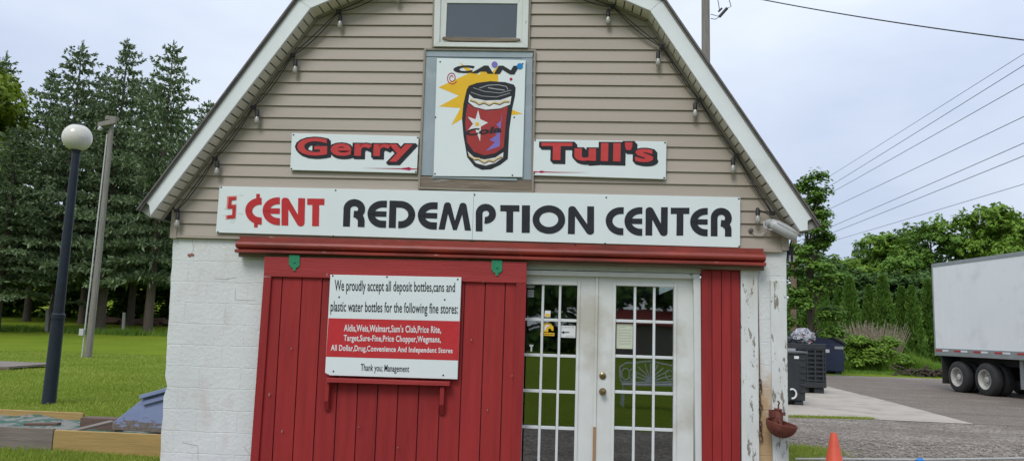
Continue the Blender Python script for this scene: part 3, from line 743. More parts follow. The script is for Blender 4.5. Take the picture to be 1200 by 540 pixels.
# ------------------------------------------------------------------ signs on the front
def flat(parent, name, mat, px, y, **kw):
    m = MB(); m.add([(a, y, b) for a, b in (fz(p[0], p[1], y) for p in px)], [tuple(range(len(px)))]); return m.build(name, mat, parent, fixn=False, **kw)
def screws(parent, pts, y):
    for a, b in pts:
        m = MB(); m.lathe([(.0085, 0), (.007, .004), (0.001, .005)], fp(a, b, y), (0, -1, 0), 8); m.build('screw', M['screw'], parent)
def board(name, px, y0, y1, label, mat='sign_white'):
    c = [fz(*p, y0) for p in px]; bx = sum(p[0] for p in c)/len(c); bz = min(p[1] for p in c)
    t = empty(name, (bx, y1, bz), label, 'sign')
    m = MB(); m.pp(px, y0, y1); m.build('panel', M[mat], t, bevel=0.002)
    return t
# big name board
SY = -.064
big = board('sign_board', [(257.3, 218.2), (867.6, 231.2), (867.3, 290), (252.8, 272.3)], SY, -.036, 'long white sign reading 5 CENT REDEMPTION CENTER over the red doors')
c1 = lambda x, y: (240+x/3.75, 200+y/3.75)
c2 = lambda x, y: (560+x/3.158, 200+y/3.158)
SW = 8.5
G = [('\u00a2', c1, (178, 118, 250, 119, 250, 236, 178, 234), 1), ('E', c1, (254, 116, 330, 117, 330, 239, 254, 237), 1), ('N', c1, (337, 118, 441, 121, 438, 245, 337, 240), 1), ('T', c1, (450, 122, 526, 123, 524, 244, 449, 243), 1),
     ('R', c1, (611, 124, 706, 126, 702, 248, 607, 245), 0), ('E', c1, (716, 130, 801, 132, 796, 250, 714, 249), 0), ('D', c1, (812, 131, 926, 134, 924, 254, 808, 251), 0), ('E', c1, (937, 137, 1024, 139, 1019, 258, 935, 255), 0),
     ('M', c1, (1032, 138, 1170, 142, 1170, 263, 1027, 258), 0), ('P', c2, (-8, 122, 67, 123, 67, 225, -8, 224), 0), ('T', c2, (83, 127, 154, 128, 153, 229, 82, 227), 0), ('I', c2, (163, 128, 193, 128, 192, 230, 162, 230), 0),
     ('O', c2, (203, 128, 323, 128, 323, 234, 202, 233), 0), ('N', c2, (335, 131, 430, 132, 430, 237, 333, 234), 0), ('C', c2, (473, 134, 540, 135, 538, 238, 473, 236), 0), ('E', c2, (543, 134, 609, 135, 608, 240, 542, 239), 0),
     ('N', c2, (621, 135, 703, 135, 702, 242, 620, 239), 0), ('T', c2, (714, 137, 783, 137, 782, 240, 713, 240), 0), ('E', c2, (786, 137, 851, 138, 850, 242, 785, 241), 0), ('R', c2, (862, 137, 940, 138, 939, 244, 862, 242), 0)]
for ch, cf, q, red in G:
    m = MB(); Q = [cf(q[i], q[i+1]) for i in (0, 2, 4, 6)]
    glyph_in(m, ch, Q, SY-.0022, SW*(0.96 if cf is c1 else 0.94))
    m.build('letter', M['ink_red'] if red else M['ink_black'], big, fixn=False)
m = MB(); glyph_in(m, '5', [c1(94, 112), c1(141, 110), c1(137, 210), c1(92, 214)], SY-.0015, 4.7); m.build('numeral_glow', M['ink_pink'], big, fixn=False)
m = MB(); glyph_in(m, '5', [c1(102, 117), c1(137, 115), c1(132, 206), c1(98, 209)], SY-.0070, 3.5); m.build('numeral', M['ink_red'], big, fixn=False)
screws(big, [c1(*p) for p in ((72, 73), (575, 86), (1186, 106), (57, 269), (564, 287), (1168, 307), (1180, 308))]+[c2(*p) for p in ((475, 99), (966, 104), (360, 272), (471, 269), (967, 280))], SY)
flat(big, 'panel_seam', M['ink_grey'], [(555.2, 225.3), (555.7, 225.3), (553.6, 280.6), (553.1, 280.6)], SY-.0008)
m = MB()
for x, y in ((80, 200), (115, 218), (150, 110), (85, 170), (146, 190), (108, 228)):
    for q in stroke([fz(*c1(x+a, y+b), SY-.001) for a, b in ((0, 0), (9, -4), (14, 2), (22, -3))], .0025): m.add([(p[0], SY-.001, p[1]) for p in q], [(0, 1, 2, 3)])
m.build('scuff', M['ink_grey'], big, fixn=False)

# two name boards
NY = -.066
c3 = lambda x, y: (320+x/6.6667, 140+y/6.6667)
c4 = lambda x, y: (610+x/6.3158, 140+y/6.3158)
def nameboard(px, word, quad, label, sh):
    t = board('name_board', px, NY, -.036, label); b = .030
    m = MB()
    for k in range(5): text_in(m, word, quad, NY-.0014-.0002*k, offset=.078, base_offset=b, shift=(sh[0]*k/4, sh[1]*k/4), spacing=1.06)
    m.build('letter_shadow', M['ink_black'], t, fixn=False)
    m = MB(); text_in(m, word, quad, NY-.0034, offset=.062, base_offset=b, spacing=1.06); m.build('letter_outline', M['ink_black'], t, fixn=False)
    m = MB(); text_in(m, word, quad, NY-.0048, offset=b, base_offset=b, spacing=1.06); m.build('lettering', M['ink_red2'], t, fixn=False)
    return t
ger = nameboard([c3(147, 108), c3(1138, 133), c3(1122, 420), c3(133, 394)], 'Gerry', [c3(188, 142), c3(1095, 150), c3(1085, 332), c3(185, 322)], 'white sign board with red lettering reading Gerry', (.018, -.10))
tul = nameboard([c4(100, 148), c4(1081, 164), c4(1075, 442), c4(92, 412)], "Tull's", [c4(155, 166), c4(985, 170), c4(982, 318), c4(152, 300)], "white sign board with red lettering reading Tull's", (.024, -.15))
for t, cf, pts in ((ger, c3, [(685, 380), (1000, 381), (1040, 376), (1062, 372), (1080, 382), (1125, 384), (1125, 392), (1080, 391), (1062, 399), (1040, 394), (1000, 389)]),
                   (tul, c4, [(95, 382), (130, 386), (155, 378), (180, 385), (260, 388), (520, 393), (260, 394), (180, 392), (155, 397), (130, 391), (95, 396)])):
    flat(t, 'arrow_flourish', M['ink_crimson'], [cf(*p) for p in pts], NY-.0015)
screws(ger, [c3(160, 120), c3(1130, 142), c3(143, 385), c3(1115, 410)], NY); screws(tul, [c4(108, 155), c4(1070, 172), c4(1063, 432), c4(100, 402)], NY)

# can picture
CY = -.072
c5 = lambda x, y: (500+x/3.48, 60+y/3.48)
can = board('picture_board', [(512, 68.4), (616, 70.9), (612.2, 207.6), (507.9, 206.3)], CY, -.052, 'upright white picture board with a red cola can and the word CAN')
def lay(name, mat, pts, k, hole=None): return flat(can, name, M[mat], [c5(*p) for p in pts], CY-.001-.0006*k)
lay('yellow_burst', 'ink_yellow', [(133, 46), (170, 92), (48, 148), (132, 182), (50, 226), (138, 232), (100, 303), (168, 262), (240, 300), (335, 262), (392, 256), (338, 235), (330, 150), (292, 140), (290, 62), (262, 92), (236, 58), (214, 98)], 0)
lay('can_outline', 'ink_black', [(163, 158), (172, 142), (205, 130), (260, 123), (320, 127), (355, 137), (363, 150), (360, 185), (349, 235), (337, 320), (331, 440), (300, 464), (262, 482), (225, 484), (195, 470), (165, 432), (150, 345), (144, 275), (150, 215)], 1)
lay('white_band', 'ink_white', [(174, 176), (190, 192), (240, 202), (300, 200), (346, 184), (340, 218), (300, 234), (240, 239), (195, 228), (170, 208)], 2)
lay('red_panel', 'ink_can_red', [(168, 214), (195, 232), (245, 243), (300, 238), (331, 224), (322, 300), (314, 392), (280, 416), (235, 425), (192, 410), (165, 372), (157, 300), (161, 250)], 2)
lay('white_band', 'ink_white', [(166, 408), (192, 432), (235, 442), (280, 434), (313, 412), (311, 434), (280, 456), (240, 467), (202, 457), (176, 432)], 2)
for pth in ([(178, 198), (200, 205), (215, 215), (235, 208), (255, 218), (275, 208), (298, 214), (318, 204), (338, 204)], [(172, 424), (195, 440), (212, 438), (235, 453), (255, 443), (272, 448), (290, 436), (308, 428)]):
    for k, (dy, mt, w_) in enumerate(((4, 'ink_black', .016), (0, 'ink_cream', .016))):
        m = MB()
        for i, q in enumerate(stroke([fz(*c5(x, y+dy), CY) for x, y in pth], w_)): m.add([(p[0], CY-.0028-.0008*k, p[1]) for p in q], [(0, 1, 2, 3)])
        m.build('wavy_trim', M[mt], can, fixn=False)
m = MB()
for pth, w_ in (([(190, 150), (235, 165), (300, 172), (345, 160)], .006), ([(215, 152), (250, 140), (290, 138), (325, 145), (332, 158)], .008), ([(250, 150), (285, 156), (318, 160)], .010), ([(180, 168), (225, 184), (285, 188), (340, 172)], .006)):
    for q in stroke([fz(*c5(*p), CY) for p in pth], w_): m.add([(p[0], CY-.0030, p[1]) for p in q], [(0, 1, 2, 3)])
m.build('lid_highlight', M['ink_grey'], can, fixn=False)
lay('violet_zigzag', 'ink_violet', [(308, 248), (302, 285), (284, 300), (296, 312), (272, 330), (286, 342), (256, 362), (278, 372), (240, 408), (298, 388), (300, 330)], 3)
lay('white_star', 'ink_white', [(210, 240), (219, 278), (250, 292), (221, 308), (218, 368), (198, 318), (163, 330), (189, 297), (168, 268), (199, 278)], 4)
def disc(name, mat, x, y, r, k): lay(name, mat, [(x+r*math.cos(2*PI*i/20), y+r*math.sin(2*PI*i/20)) for i in range(20)], k)
disc('star_centre', 'ink_yellow', 206, 298, 8, 5); disc('violet_dot', 'ink_violet', 277, 55, 12.5, 6); disc('blue_dot', 'ink_blue', 380, 62, 12.5, 6); disc('crimson_dot', 'ink_crimson', 344, 115, 6, 2)
m = MB(); text_in(m, 'Cola', [c5(160, 318), c5(306, 305), c5(306, 331), c5(160, 346)], CY-.0046, offset=.035, shear=.15); m.build('can_lettering', M['ink_black'], can, fixn=False)
m = MB(); text_in(m, 'CAN', [c5(112, 58), c5(378, 60), c5(366, 96), c5(106, 88)], CY-.0042, offset=.06, shear=.10, spacing=1.2); m.build('lettering', M['ink_black'], can, fixn=False)
m = MB(); sp = [(103+(22-i*.62)*math.cos(.42*i+.5), 110+(27-i*.72)*math.sin(.42*i+.5)) for i in range(29)]
for q in stroke([fz(*c5(*p), CY) for p in sp], .008): m.add([(p[0], CY-.0025, p[1]) for p in q], [(0, 1, 2, 3)])
m.build('spiral', M['ink_crimson'], can, fixn=False)
screws(can, [c5(55, 44), c5(392, 52), c5(36, 270), c5(357, 270), c5(34, 500), c5(350, 506)], CY)

# acceptance notice on the sliding door
TY = -.150
c6 = lambda x, y: (370+x/3.857, 310+y/3.857)
no = board('notice_board', [c6(66, 45), c6(658, 57), c6(640, 517), c6(64, 499), c6(42, 487)], TY, -.1235, 'red and white notice on the sliding door listing bottles and stores accepted')
flat(no, 'red_band', M['ink_red'], [c6(57.5, 241), c6(651, 255), c6(644, 432), c6(46.5, 415)], TY-.0012)
def line(txt, q, mat, off, sp=1.0):
    m = MB(); text_in(m, txt, [c6(q[i], q[i+1]) for i in (0, 2, 4, 6)], TY-.0024, offset=off, spacing=sp); m.build('text_line', M[mat], no, fixn=False)
line('We proudly accept all deposit bottles,cans and', (86, 68, 630, 80, 629, 137, 85, 133), 'ink_black', .009, 1.02)
line('plastic water bottles for the following fine stores:', (68, 163, 643, 176, 642, 236, 66, 225), 'ink_black', .009, 1.02)
line("Aldis,Weis,Walmart,Sam's Club,Price Rite,", (128, 268, 567, 276, 566, 314, 127, 306), 'ink_white', .022, 1.06)
line('Target,Sure-Fine,Price Chopper,Wegmans,', (127, 316, 566, 322, 565, 360, 126, 352), 'ink_white', .022, 1.06)
line('All Dollar,Drug,Convenience And Independent Stores', (69, 360, 619, 376, 618, 406, 68, 396), 'ink_white', .022, 1.06)
line('Thank you; Management', (204, 447, 423, 455, 421, 494, 203, 488), 'ink_black', .009, 1.02)
screws(no, [c6(77, 50), c6(322, 55), c6(642, 66), c6(106, 146), c6(583, 158), c6(80, 481), c6(576, 499)], TY)

# paper and stickers behind the door panes' front
PY = FY+.0305
def paper(name, px, mat, label, cat='sticker'):
    c = [fz(*p, PY) for p in px]; bx = sum(p[0] for p in c)/len(c); bz = min(p[1] for p in c)
    t = empty(name, (bx, PY, bz), label, cat); m = MB(); m.pp(px, PY, PY+.0012); m.build('sheet', M[mat], t); return t
def scribble(parent, rows, y, mat='ink_black', w=.003):
    rr = random.Random(len(rows)+int(rows[0][0])); m = MB()
    for x0, x1, py in rows:
        x = x0
        while x < x1-.6:
            l = rr.uniform(1.0, 2.6); a, b = fz(x, py+rr.uniform(-.15, .15), y), fz(min(x+l, x1), py+.05+rr.uniform(-.15, .15), y)
            m.add([(a[0], y, a[1]-w), (b[0], y, b[1]-w), (b[0], y, b[1]+w), (a[0], y, a[1]+w)], [(0, 1, 2, 3)]); x += l+rr.uniform(.5, .9)
    m.build('handwriting', M[mat], parent, fixn=False)
M['paper'] = pmat('pale_green_paper', (0.56, 0.60, 0.46), (0.50, 0.54, 0.41), scale=6, rough=.8)
pn = paper('paper_notice', [(722.5, 379), (741.8, 379.5), (741.3, 408.6), (722.2, 408)], 'paper', 'pale green handwritten paper notice taped inside the right door', 'notice')
scribble(pn, [(727, 733, 383)]+[(725, 739.5, 386.5+3.2*i) for i in range(6)], PY-.001, 'ink_grey', .0035)
pn = paper('white_card', [(656, 381), (674.6, 381.6), (674.3, 395.6), (656, 395)], 'ink_white', 'white card with an arrow on a pane of the left door')
scribble(pn, [(658, 673, 383.3), (663, 673, 393.6)], PY-.001, 'ink_grey', .003)
flat(pn, 'arrow', M['ink_black'], [(657.5, 389.2), (661, 387.4), (661, 388.7), (667, 388.4), (667, 389.5), (661, 389.9), (661, 391.2)], PY-.001)
st = paper('helmet_sticker', [(633.2, 389.2), (649.8, 389.8), (649.5, 393.4), (633, 392.8)], 'ink_yellow', 'gold helmet emblem sticker on a pane of the left door')
flat(st, 'emblem', M['ink_yellow'], [(635.5, 388.5), (635, 383), (637.5, 379), (641.5, 377.4), (645.8, 379), (648.5, 383), (648.6, 387.4), (646.2, 387), (645.2, 384.6), (642.6, 384.8), (642.4, 388.6)], PY-.0006)
flat(st, 'emblem_crest', M['ink_white'], [(638, 382.5), (641, 379.8), (644.5, 380.6), (643.5, 382.4), (640.6, 382.6), (639.5, 386.5), (637.6, 386.6)], PY-.0014)
scribble(st, [(634, 649, 391.3)], PY-.001, 'ink_black', .004)
st = paper('small_sticker', [(638.4, 363.6), (645.4, 363.9), (644.8, 371.4), (637.8, 371.1)], 'ink_white', 'small white and yellow sticker in the upper left door')
flat(st, 'yellow_patch', M['ink_yellow'], [(639.2, 367.5), (644.6, 367.7), (644.2, 370.8), (638.8, 370.6)], PY-.0008)
st = paper('hours_sticker', [(617.9, 333.9), (626.5, 334.1), (626.3, 337.2), (617.7, 337)], 'ink_grey', 'faded grey decal in the topmost left corner pane')
flat(st, 'decal', M['ink_grey'], [(618.5, 339.5), (625.8, 339.7), (625.6, 348), (618.2, 347.8)], PY-.0003)
scribble(st, [(619, 625.5, 342), (619, 625.5, 345)], PY-.001, 'ink_black', .003)
st = paper('suction_hook', [(620, 403.4), (625.2, 403.6), (624.6, 405.6), (623.7, 406), (623.5, 411.5), (621.6, 411.4), (621.6, 406), (620.6, 405.4)], 'ink_white', 'white suction hook stuck inside the left door glass', 'hook')

# ------------------------------------------------------------------ string lights along the rake
M['cord'] = pmat('black_cord', (0.018, 0.018, 0.02), rough=0.55)
M['bulb'] = pmat('dull_glass_bulb', (0.36, 0.36, 0.33), (0.30, 0.29, 0.26), scale=30, rough=0.12, spec=0.8)
def string(anchors, bulbs, label):
    a0 = fp(*anchors[0], -.075); t = empty('string_light', a0, label, 'string light'); m = MB()
    for (p, q) in zip(anchors[:-1], anchors[1:]):
        A, B = fp(*p, -.075), fp(*q, -.075); L = (B-A).length
        for k_, (sg, yo) in enumerate(((.12, 0), (.02, -.012))):
            pts = []
            for i in range(13):
                u = i/12; c_ = A.lerp(B, u); s_ = 4*u*(1-u)*sg*L; pts.append((c_.x+(s_*.25 if A.x > -1 else -s_*.1), c_.y+yo, c_.z-s_*(0.75)))
            m.tube(pts, .0045, 6)
    m.build('cord', M['cord'], t, smooth=True)
    for (x, y), (bx, by) in zip(anchors, bulbs):
        A = fp(x, y, -.075); B = fp(bx, by, -.085); m = MB()
        m.obox(A, (.022, 0, 0), (0, .016, 0), (0, 0, .016))
        m.tube([A, A.lerp(B, .25)+Vector((.004, 0, 0)), (B.x, B.y, B.z+.085)], .005, 6)
        m.lathe([(.010, .10), (.018, .085), (.020, .03), (.014, .028)], (B.x, B.y, B.z), (0, 0, 1), 12); so_ = m.build('socket', M['cord'], t, smooth=True)
        m = MB(); m.lathe([(.014, .028), (.022, .005), (.025, -.02), (.020, -.04), (.008, -.052), (.001, -.054)], (B.x, B.y, B.z), (0, 0, 1), 14); m.build('bulb', M['bulb'], so_, smooth=True)
string([(207, 247), (252, 186), (297, 126), (343, 65), (397, 14), (463, -18), (540, -34)], [(207.5, 261), (254, 200), (301, 140), (345.8, 81), (398.4, 28), (466, -2)], 'black cord string of clear bulbs along the left roof slope')
string([(905, 250), (863, 182), (819, 117), (775.5, 55), (718, 8), (650, -18), (590, -34)], [(888, 256), (859, 197), (814.6, 132), (771.2, 72), (712.6, 23)], 'black cord string of clear bulbs along the right roof slope')

# ------------------------------------------------------------------ security camera under the right eave
M['cam_white'] = pmat('camera_grey_white', (0.46, 0.47, 0.47), (0.38, 0.39, 0.39), scale=20, rough=0.4)
base = fp(904, 262, -.036); t = empty('security_camera', base, 'grey white bullet security camera under the right eave', 'camera')
m = MB(); m.lathe([(.045, 0), (.045, .018), (.02, .03), (.018, .075), (.026, .08), (.026, .10), (.004, .11)], base, (0, -1, 0), 16); m.build('mount', M['cam_white'], t, smooth=True)
A = fp(905, 262.5, -.12); B = fp(934, 277.5, -.15); ax = (B-A).normalized(); L = (B-A).length
m = MB(); m.lathe([(.025, -.02), (.045, 0), (.052, .02), (.052, L-.01), (.046, L), (.040, L-.004), (.038, L-.02), (.002, L-.022)], A, ax, 20); bd = m.build('body', M['cam_white'], t, smooth=True)
m = MB()
for q in (-60, -30, 0, 30, 60): pass
upv = Vector((0, 0, 1)); side = ax.cross(upv).normalized(); upv = side.cross(ax).normalized()
ring0 = []; n_ = 9
vs = []
for rr_, ll in ((.058, .03), (.058, L+.03), (.054, L+.03), (.054, .03)):
    for i in range(n_):
        q = R(20+140*i/(n_-1)); vs.append(A+ax*ll+(side*math.cos(q)+upv*math.sin(q))*rr_)
fs = []
for k in range(4):
    for i in range(n_-1): fs.append((k*n_+i, k*n_+i+1, ((k+1) % 4)*n_+i+1, ((k+1) % 4)*n_+i))
m.add(vs, fs); m.build('sun_hood', M['cam_white'], bd, smooth=True)
m = MB(); m.lathe([(.032, L-.018), (.030, L-.012), (.001, L-.010)], A, ax, 16); m.build('lens', M['black'], bd)
m = MB()
for k in range(3):
    pts = []
    for i in range(21):
        q = 2*PI*i/20; c_ = fp(901+1.5*k, 263.5, -.10-.02*k); pts.append((c_.x+.045*math.cos(q+k), c_.y-.012*math.sin(2*q), c_.z+.045*math.sin(q+k)))
    m.tube(pts, .0055, 6)
j0 = fp(880, 270, -.042); c0 = fp(899, 270, -.06)
m.tube([j0, fp(884, 274.5, -.05), fp(892, 275.5, -.05), c0], .004, 6)
m.build('cable', M['cam_white'], t, smooth=True)
m = MB(); m.lathe([(.022, 0), (.022, .012), (.006, .02)], (j0.x, -.036, j0.z), (0, -1, 0), 12); m.build('cable_grommet', pmat('grommet', (.10, .09, .085), rough=.6), t)
# dark box and clips on the corner below the eave
cb = fp(926, 297, .06); t = empty('junction_box', cb, 'small dark wiring box on the corner under the right eave', 'box')
m = MB(); m.obox(cb, (.024, 0, 0), (0, .04, 0), (0, 0, .065)); m.build('housing', M['black'], t, bevel=.006)
m = MB()
for d_ in (-.018, .02): m.obox((cb.x+d_, cb.y-.045, cb.z-.05), (.008, 0, 0), (0, .006, 0), (0, 0, .03))
m.build('clip', M['cam_white'], t)
m = MB(); m.tube([(cb.x, cb.y, cb.z+.06), fp(927, 283, .03), fp(931, 277, -.05), fp(941, 272, -.12)], .007, 6); m.build('cable', M['cord'], t, smooth=True)

# ------------------------------------------------------------------ rusty chain and livestock drinking bowl
M['rust'] = pmat('rusty_iron', (0.115, 0.026, 0.016), (0.165, 0.045, 0.026), scale=18, rough=0.75, bump=0.4, bscale=60, stain=((0.09, 0.03, 0.02), 9, .5, .6))
M['rust_dark'] = pmat('rusty_chain', (0.07, 0.045, 0.035), (0.13, 0.06, 0.035), scale=40, rough=0.8)
p0 = fp(890.5, 447, -.012); t = empty('chain', (p0.x, p0.y, p0.z-.5), 'rusty chain hanging down the white wall beside the red panel', 'chain')
m = MB(); nl = 13
for i in range(nl):
    c_ = fp(890.5+(1.2*math.sin(i*1.3)), 447+i*4.9, -.016); pts = []
    for k in range(13):
        q = 2*PI*k/12
        pts.append((c_.x+(.013*math.cos(q) if i % 2 == 0 else .003*math.cos(q)), c_.y-(.0 if i % 2 == 0 else .011*math.cos(q)), c_.z+.024*math.sin(q)))
    m.tube(pts, .0048, 6, caps=False)
m.build('links', M['rust_dark'], t, smooth=True)
m = MB(); c_ = fp(892, 512, -.02); m.tube([(c_.x, c_.y, c_.z+.03), (c_.x+.012, c_.y, c_.z), (c_.x+.008, c_.y, c_.z-.03), (c_.x-.01, c_.y, c_.z-.035), (c_.x-.016, c_.y, c_.z-.015)], .007, 6); m.build('hook', M['rust_dark'], t, smooth=True)
m = MB(); a_, b_ = fp(887.5, 316, -.02), fp(890.5, 447, -.012); m.tube([a_, b_], .004, 6); m.build('hanging_wire', M['rust_dark'], t)
bc = fp(916, 496, -.17); t = empty('drinking_bowl', bc, 'rusty red livestock drinking bowl mounted on the white corner board', 'bowl')
tilt = Vector((.20, -.10, .97)).normalized()
m = MB(); rb = .132
pr = [(rb*math.sin(R(q)), -rb*.92*math.cos(R(q))) for q in range(4, 91, 8)]+[(rb+.004, .004), (rb+.002, .010), (rb-.006, .010)]+[((rb-.008)*math.sin(R(q)), -(rb*.92-.008)*math.cos(R(q))) for q in range(88, 3, -8)]
m.lathe(pr, bc, tilt, 30); bw = m.build('bowl', M['rust'], t, smooth=True)
m = MB(); pt = Vector((bc.x-.02, -.10, bc.z+.02))
m.lathe([(.045, -.06), (.050, 0), (.046, .05), (.030, .07), (.028, .085), (.034, .09), (.034, .10), (.012, .105)], pt, (0.1, -.05, 1), 16)
m.obox((bc.x-.02, -.045, bc.z+.02), (.055, 0, 0), (0, .012, 0), (0, 0, .085)); m.obox((pt.x-.035, -.12, pt.z+.05), (.016, 0, 0), (0, .02, 0), (0, 0, .022)); m.obox((pt.x+.045, -.12, pt.z+.06), (.018, 0, 0), (0, .018, 0), (0, 0, .014))
m.build('valve_body', M['rust'], t, smooth=True)
m = MB(); m.tube([(pt.x+.012, pt.y-.01, pt.z+.09), (pt.x+.01, pt.y-.01, pt.z+.13), (pt.x+.016, pt.y-.02, pt.z+.155), (pt.x+.0, pt.y-.03, pt.z+.168)], .007, 8); m.build('spindle', M['rust'], t, smooth=True)
m = MB(); m.tube([(pt.x, pt.y-.05, pt.z+.01), (pt.x+.015, pt.y-.07, pt.z-.03), (pt.x+.02, pt.y-.08, pt.z-.075)], .010, 8); m.build('nozzle_lever', M['rust'], t, smooth=True)
# ------------------------------------------------------------------ left side: lamp, pole, timber bed, cellar hatch
def basept(px, py): 
    p = gp(px, py); return Vector((p.x, p.y, h(p.x, p.y)))
M['lamp_black'] = pmat('lamp_black_paint', (0.011, 0.017, 0.027), (0.016, 0.023, 0.033), scale=8, rough=0.45, spec=.3)
N_ = NT('opal_globe'); gl = N_.n('BsdfPrincipled'); gl.inputs['Base Color'].default_value = (0.62, 0.60, 0.54, 1); gl.inputs['Roughness'].default_value = 0.25; gl.inputs['Subsurface Weight'].default_value = 0.3
N_.l(N_.mix(N_.ramp(N_.noise(N_.coord(), 4, 4), .3, .7), (0.66, 0.64, 0.58), (0.58, 0.56, 0.49)), gl.inputs['Base Color']); N_.l(gl.outputs[0], N_.out.inputs[0]); M['opal'] = N_.m
b = basept(57, 473); top = fp(89.5, 178, b.y); gcen = fp(90.5, 161.5, b.y)
t = empty('street_lamp', b, 'black post lamp with a white globe standing on the lawn', 'street lamp')
m = MB(); dirv = (top-b); L = dirv.length
m.lathe([(.105, -.02), (.10, .0), (.092, L*.33), (.092, L*.335)], b, dirv, 20); m.lathe([(.078, L*.33), (.060, L-.02), (.070, L-.015), (.072, L+.01)], b, dirv, 20); m.build('post', M['lamp_black'], t, smooth=True)
m = MB(); m.lathe([(.097, L*.325), (.099, L*.33), (.099, L*.345), (.080, L*.35)], b, dirv, 20); m.build('collar', M['lamp_black'], t)
gr_ = 16.0/900*(gcen-EYE).dot(_f)
m = MB(); m.lathe([(gr_*math.sin(R(q)), -gr_*math.cos(R(q))) for q in range(22, 180, 6)]+[(.001, gr_)], gcen, dirv, 32); m.build('globe', M['opal'], t, smooth=True)
m = MB(); m.lathe([(.075, -gr_*1.02), (.085, -gr_*.97), (.075, -gr_*.90)], gcen, dirv, 20); m.build('globe_holder', M['lamp_black'], t)
m = MB(); m.lathe([(gr_*.52, gr_*.86), (gr_*.40, gr_*.955), (gr_*.2, gr_*1.015), (.001, gr_*1.03)], gcen, dirv, 20); m.build('globe_cap', M['lamp_black'], t, smooth=True)
m = MB(); sp = b+dirv*.36; m.tube([sp+Vector((-.09, -.06, .25)), sp+Vector((-.1, -.08, .1)), sp+Vector((-.085, -.06, -.05)), sp+Vector((-.09, -.07, -.2))], .008, 6); m.build('cable', M['cord'], t)

M['pole_wood'] = pmat('grey_weathered_pole', (0.25, 0.235, 0.21), (0.17, 0.155, 0.135), scale=5, rough=0.85, bump=0.5, bscale=14, stretch=(6, 6, .4), stain=((0.10, 0.09, 0.075), 2.5, .56, .7))
M['pole_brown'] = pmat('brown_pole', (0.20, 0.135, 0.085), (0.14, 0.095, 0.06), scale=5, rough=0.85, bump=0.5, bscale=14, stretch=(6, 6, .4))
M['pvc'] = pmat('grey_white_conduit', (0.48, 0.49, 0.49), (0.42, 0.43, 0.43), rough=0.5)
b = basept(103, 419); tp = fp(131, 145, b.y); t = empty('utility_pole', b, 'leaning grey wooden pole with a conduit on the lawn behind the lamp', 'utility pole')
m = MB(); m.tube([b-Vector((0, 0, .1)), b.lerp(tp, .5)+Vector((.02, 0, 0)), tp], [.115, .095, .078], 14); m.build('pole', M['pole_wood'], t, smooth=True)
m = MB(); q0 = fp(115.5, 146.5, b.y-.15); q1 = fp(136, 142.5, b.y-.15); m.obox((q0+q1)/2, (q1-q0)/2, (0, .06, 0), (0, 0, .08)); m.build('cross_bar', M['pole_wood'], t, bevel=.01)
m = MB(); q = fp(131.5, 139.5, b.y-.05); m.obox(q, (.19, 0, -.01), (0, .12, 0), (.01, 0, .07)); m.build('pole_cap', M['pole_wood'], t, bevel=.02)
m = MB(); q = fp(118, 150, b.y-.2); m.lathe([(.02, .12), (.05, .10), (.075, 0), (.06, -.03)], q, (-.6, -.3, -1), 12); m.build('flood_lamp', M['cam_white'], t, smooth=True)
m = MB(); off = Vector((-.17, -.12, 0)); m.tube([b+off*.85, b.lerp(tp, .2)+off*.80, b.lerp(tp, .3)+off*.72, b.lerp(tp, .6)+off*.62, b.lerp(tp, .95)+off*.5], .024, 8); m.build('conduit', M['pvc'], t, smooth=True)
m = MB(); q = b.lerp(tp, .105)+off*1.2; m.obox(q, (.075, 0, 0), (0, .05, 0), (0, 0, .11)); m.build('outlet_box', M['pvc'], t, bevel=.01)

# timber edged bed beside the barn
M['timber_new'] = pmat('yellow_timber', (0.42, 0.28, 0.10), (0.33, 0.215, 0.075), scale=3, rough=0.7, bump=0.3, bscale=14, stretch=(.6, 1, 7), stain=((0.24, 0.15, 0.06), 6, .62, .7))
M['timber_old'] = pmat('grey_timber', (0.23, 0.195, 0.165), (0.155, 0.13, 0.11), scale=3, rough=0.85, bump=0.5, bscale=14, stretch=(.6, 1, 7), stain=((0.10, 0.08, 0.065), 5, .6, .7))
M['timber_wet'] = pmat('brown_timber', (0.16, 0.10, 0.075), (0.10, 0.065, 0.05), scale=4, rough=0.8, bump=0.4, stretch=(1, 1, 5))
M['tarp'] = pmat('green_tarp', (0.020, 0.085, 0.055), (0.03, 0.11, 0.075), scale=9, rough=0.7, bump=.5, bscale=12, peel=((0.19, 0.185, 0.165), 3.5, .47))
def at(px, py, y): return fp(px, py, y)
fyb = .35
def plank3(name, A, B, zt_, zb_, th, mat, label, bev=.006):
    """board standing on edge from A to B"""
    A = Vector((A[0], A[1], 0)); B = Vector((B[0], B[1], 0)); d = (B-A).normalized(); n_ = Vector((-d.y, d.x, 0))*th/2
    m = MB(); vs = []
    for z_ in (zb_, zt_):
        for p in (A-n_, B-n_, B+n_, A+n_): vs.append((p.x, p.y, z_))
    m.add(vs, [(3, 2, 1, 0), (4, 5, 6, 7), (0, 1, 5, 4), (1, 2, 6, 5), (2, 3, 7, 6), (3, 0, 4, 7)])
    o = m.build(name, mat, None, label, 'timber', loc=((A.x+B.x)/2, (A.y+B.y)/2, zb_), bevel=bev); return o
zl = h(XL)
pA, pB, pC = at(-60, 502, fyb), at(64.5, 503.5, fyb), at(200, 508.5, fyb)
ztb = at(120, 505.5, fyb).z
plank3('timber_edge', (pB.x+.004, fyb), (XL-.02+.0, fyb), ztb, zl-.03, .042, M['timber_new'], 'yellow timber board edging the front of the bed beside the barn')
plank3('timber_edge', (pA.x-1.5, fyb), (pB.x-.004, fyb), ztb+.01, zl-.03, .042, M['timber_old'], 'grey weathered board edging the front of the bed at the far left')
rb0 = gp(-60, 492); ryb = gp(50, 492).y
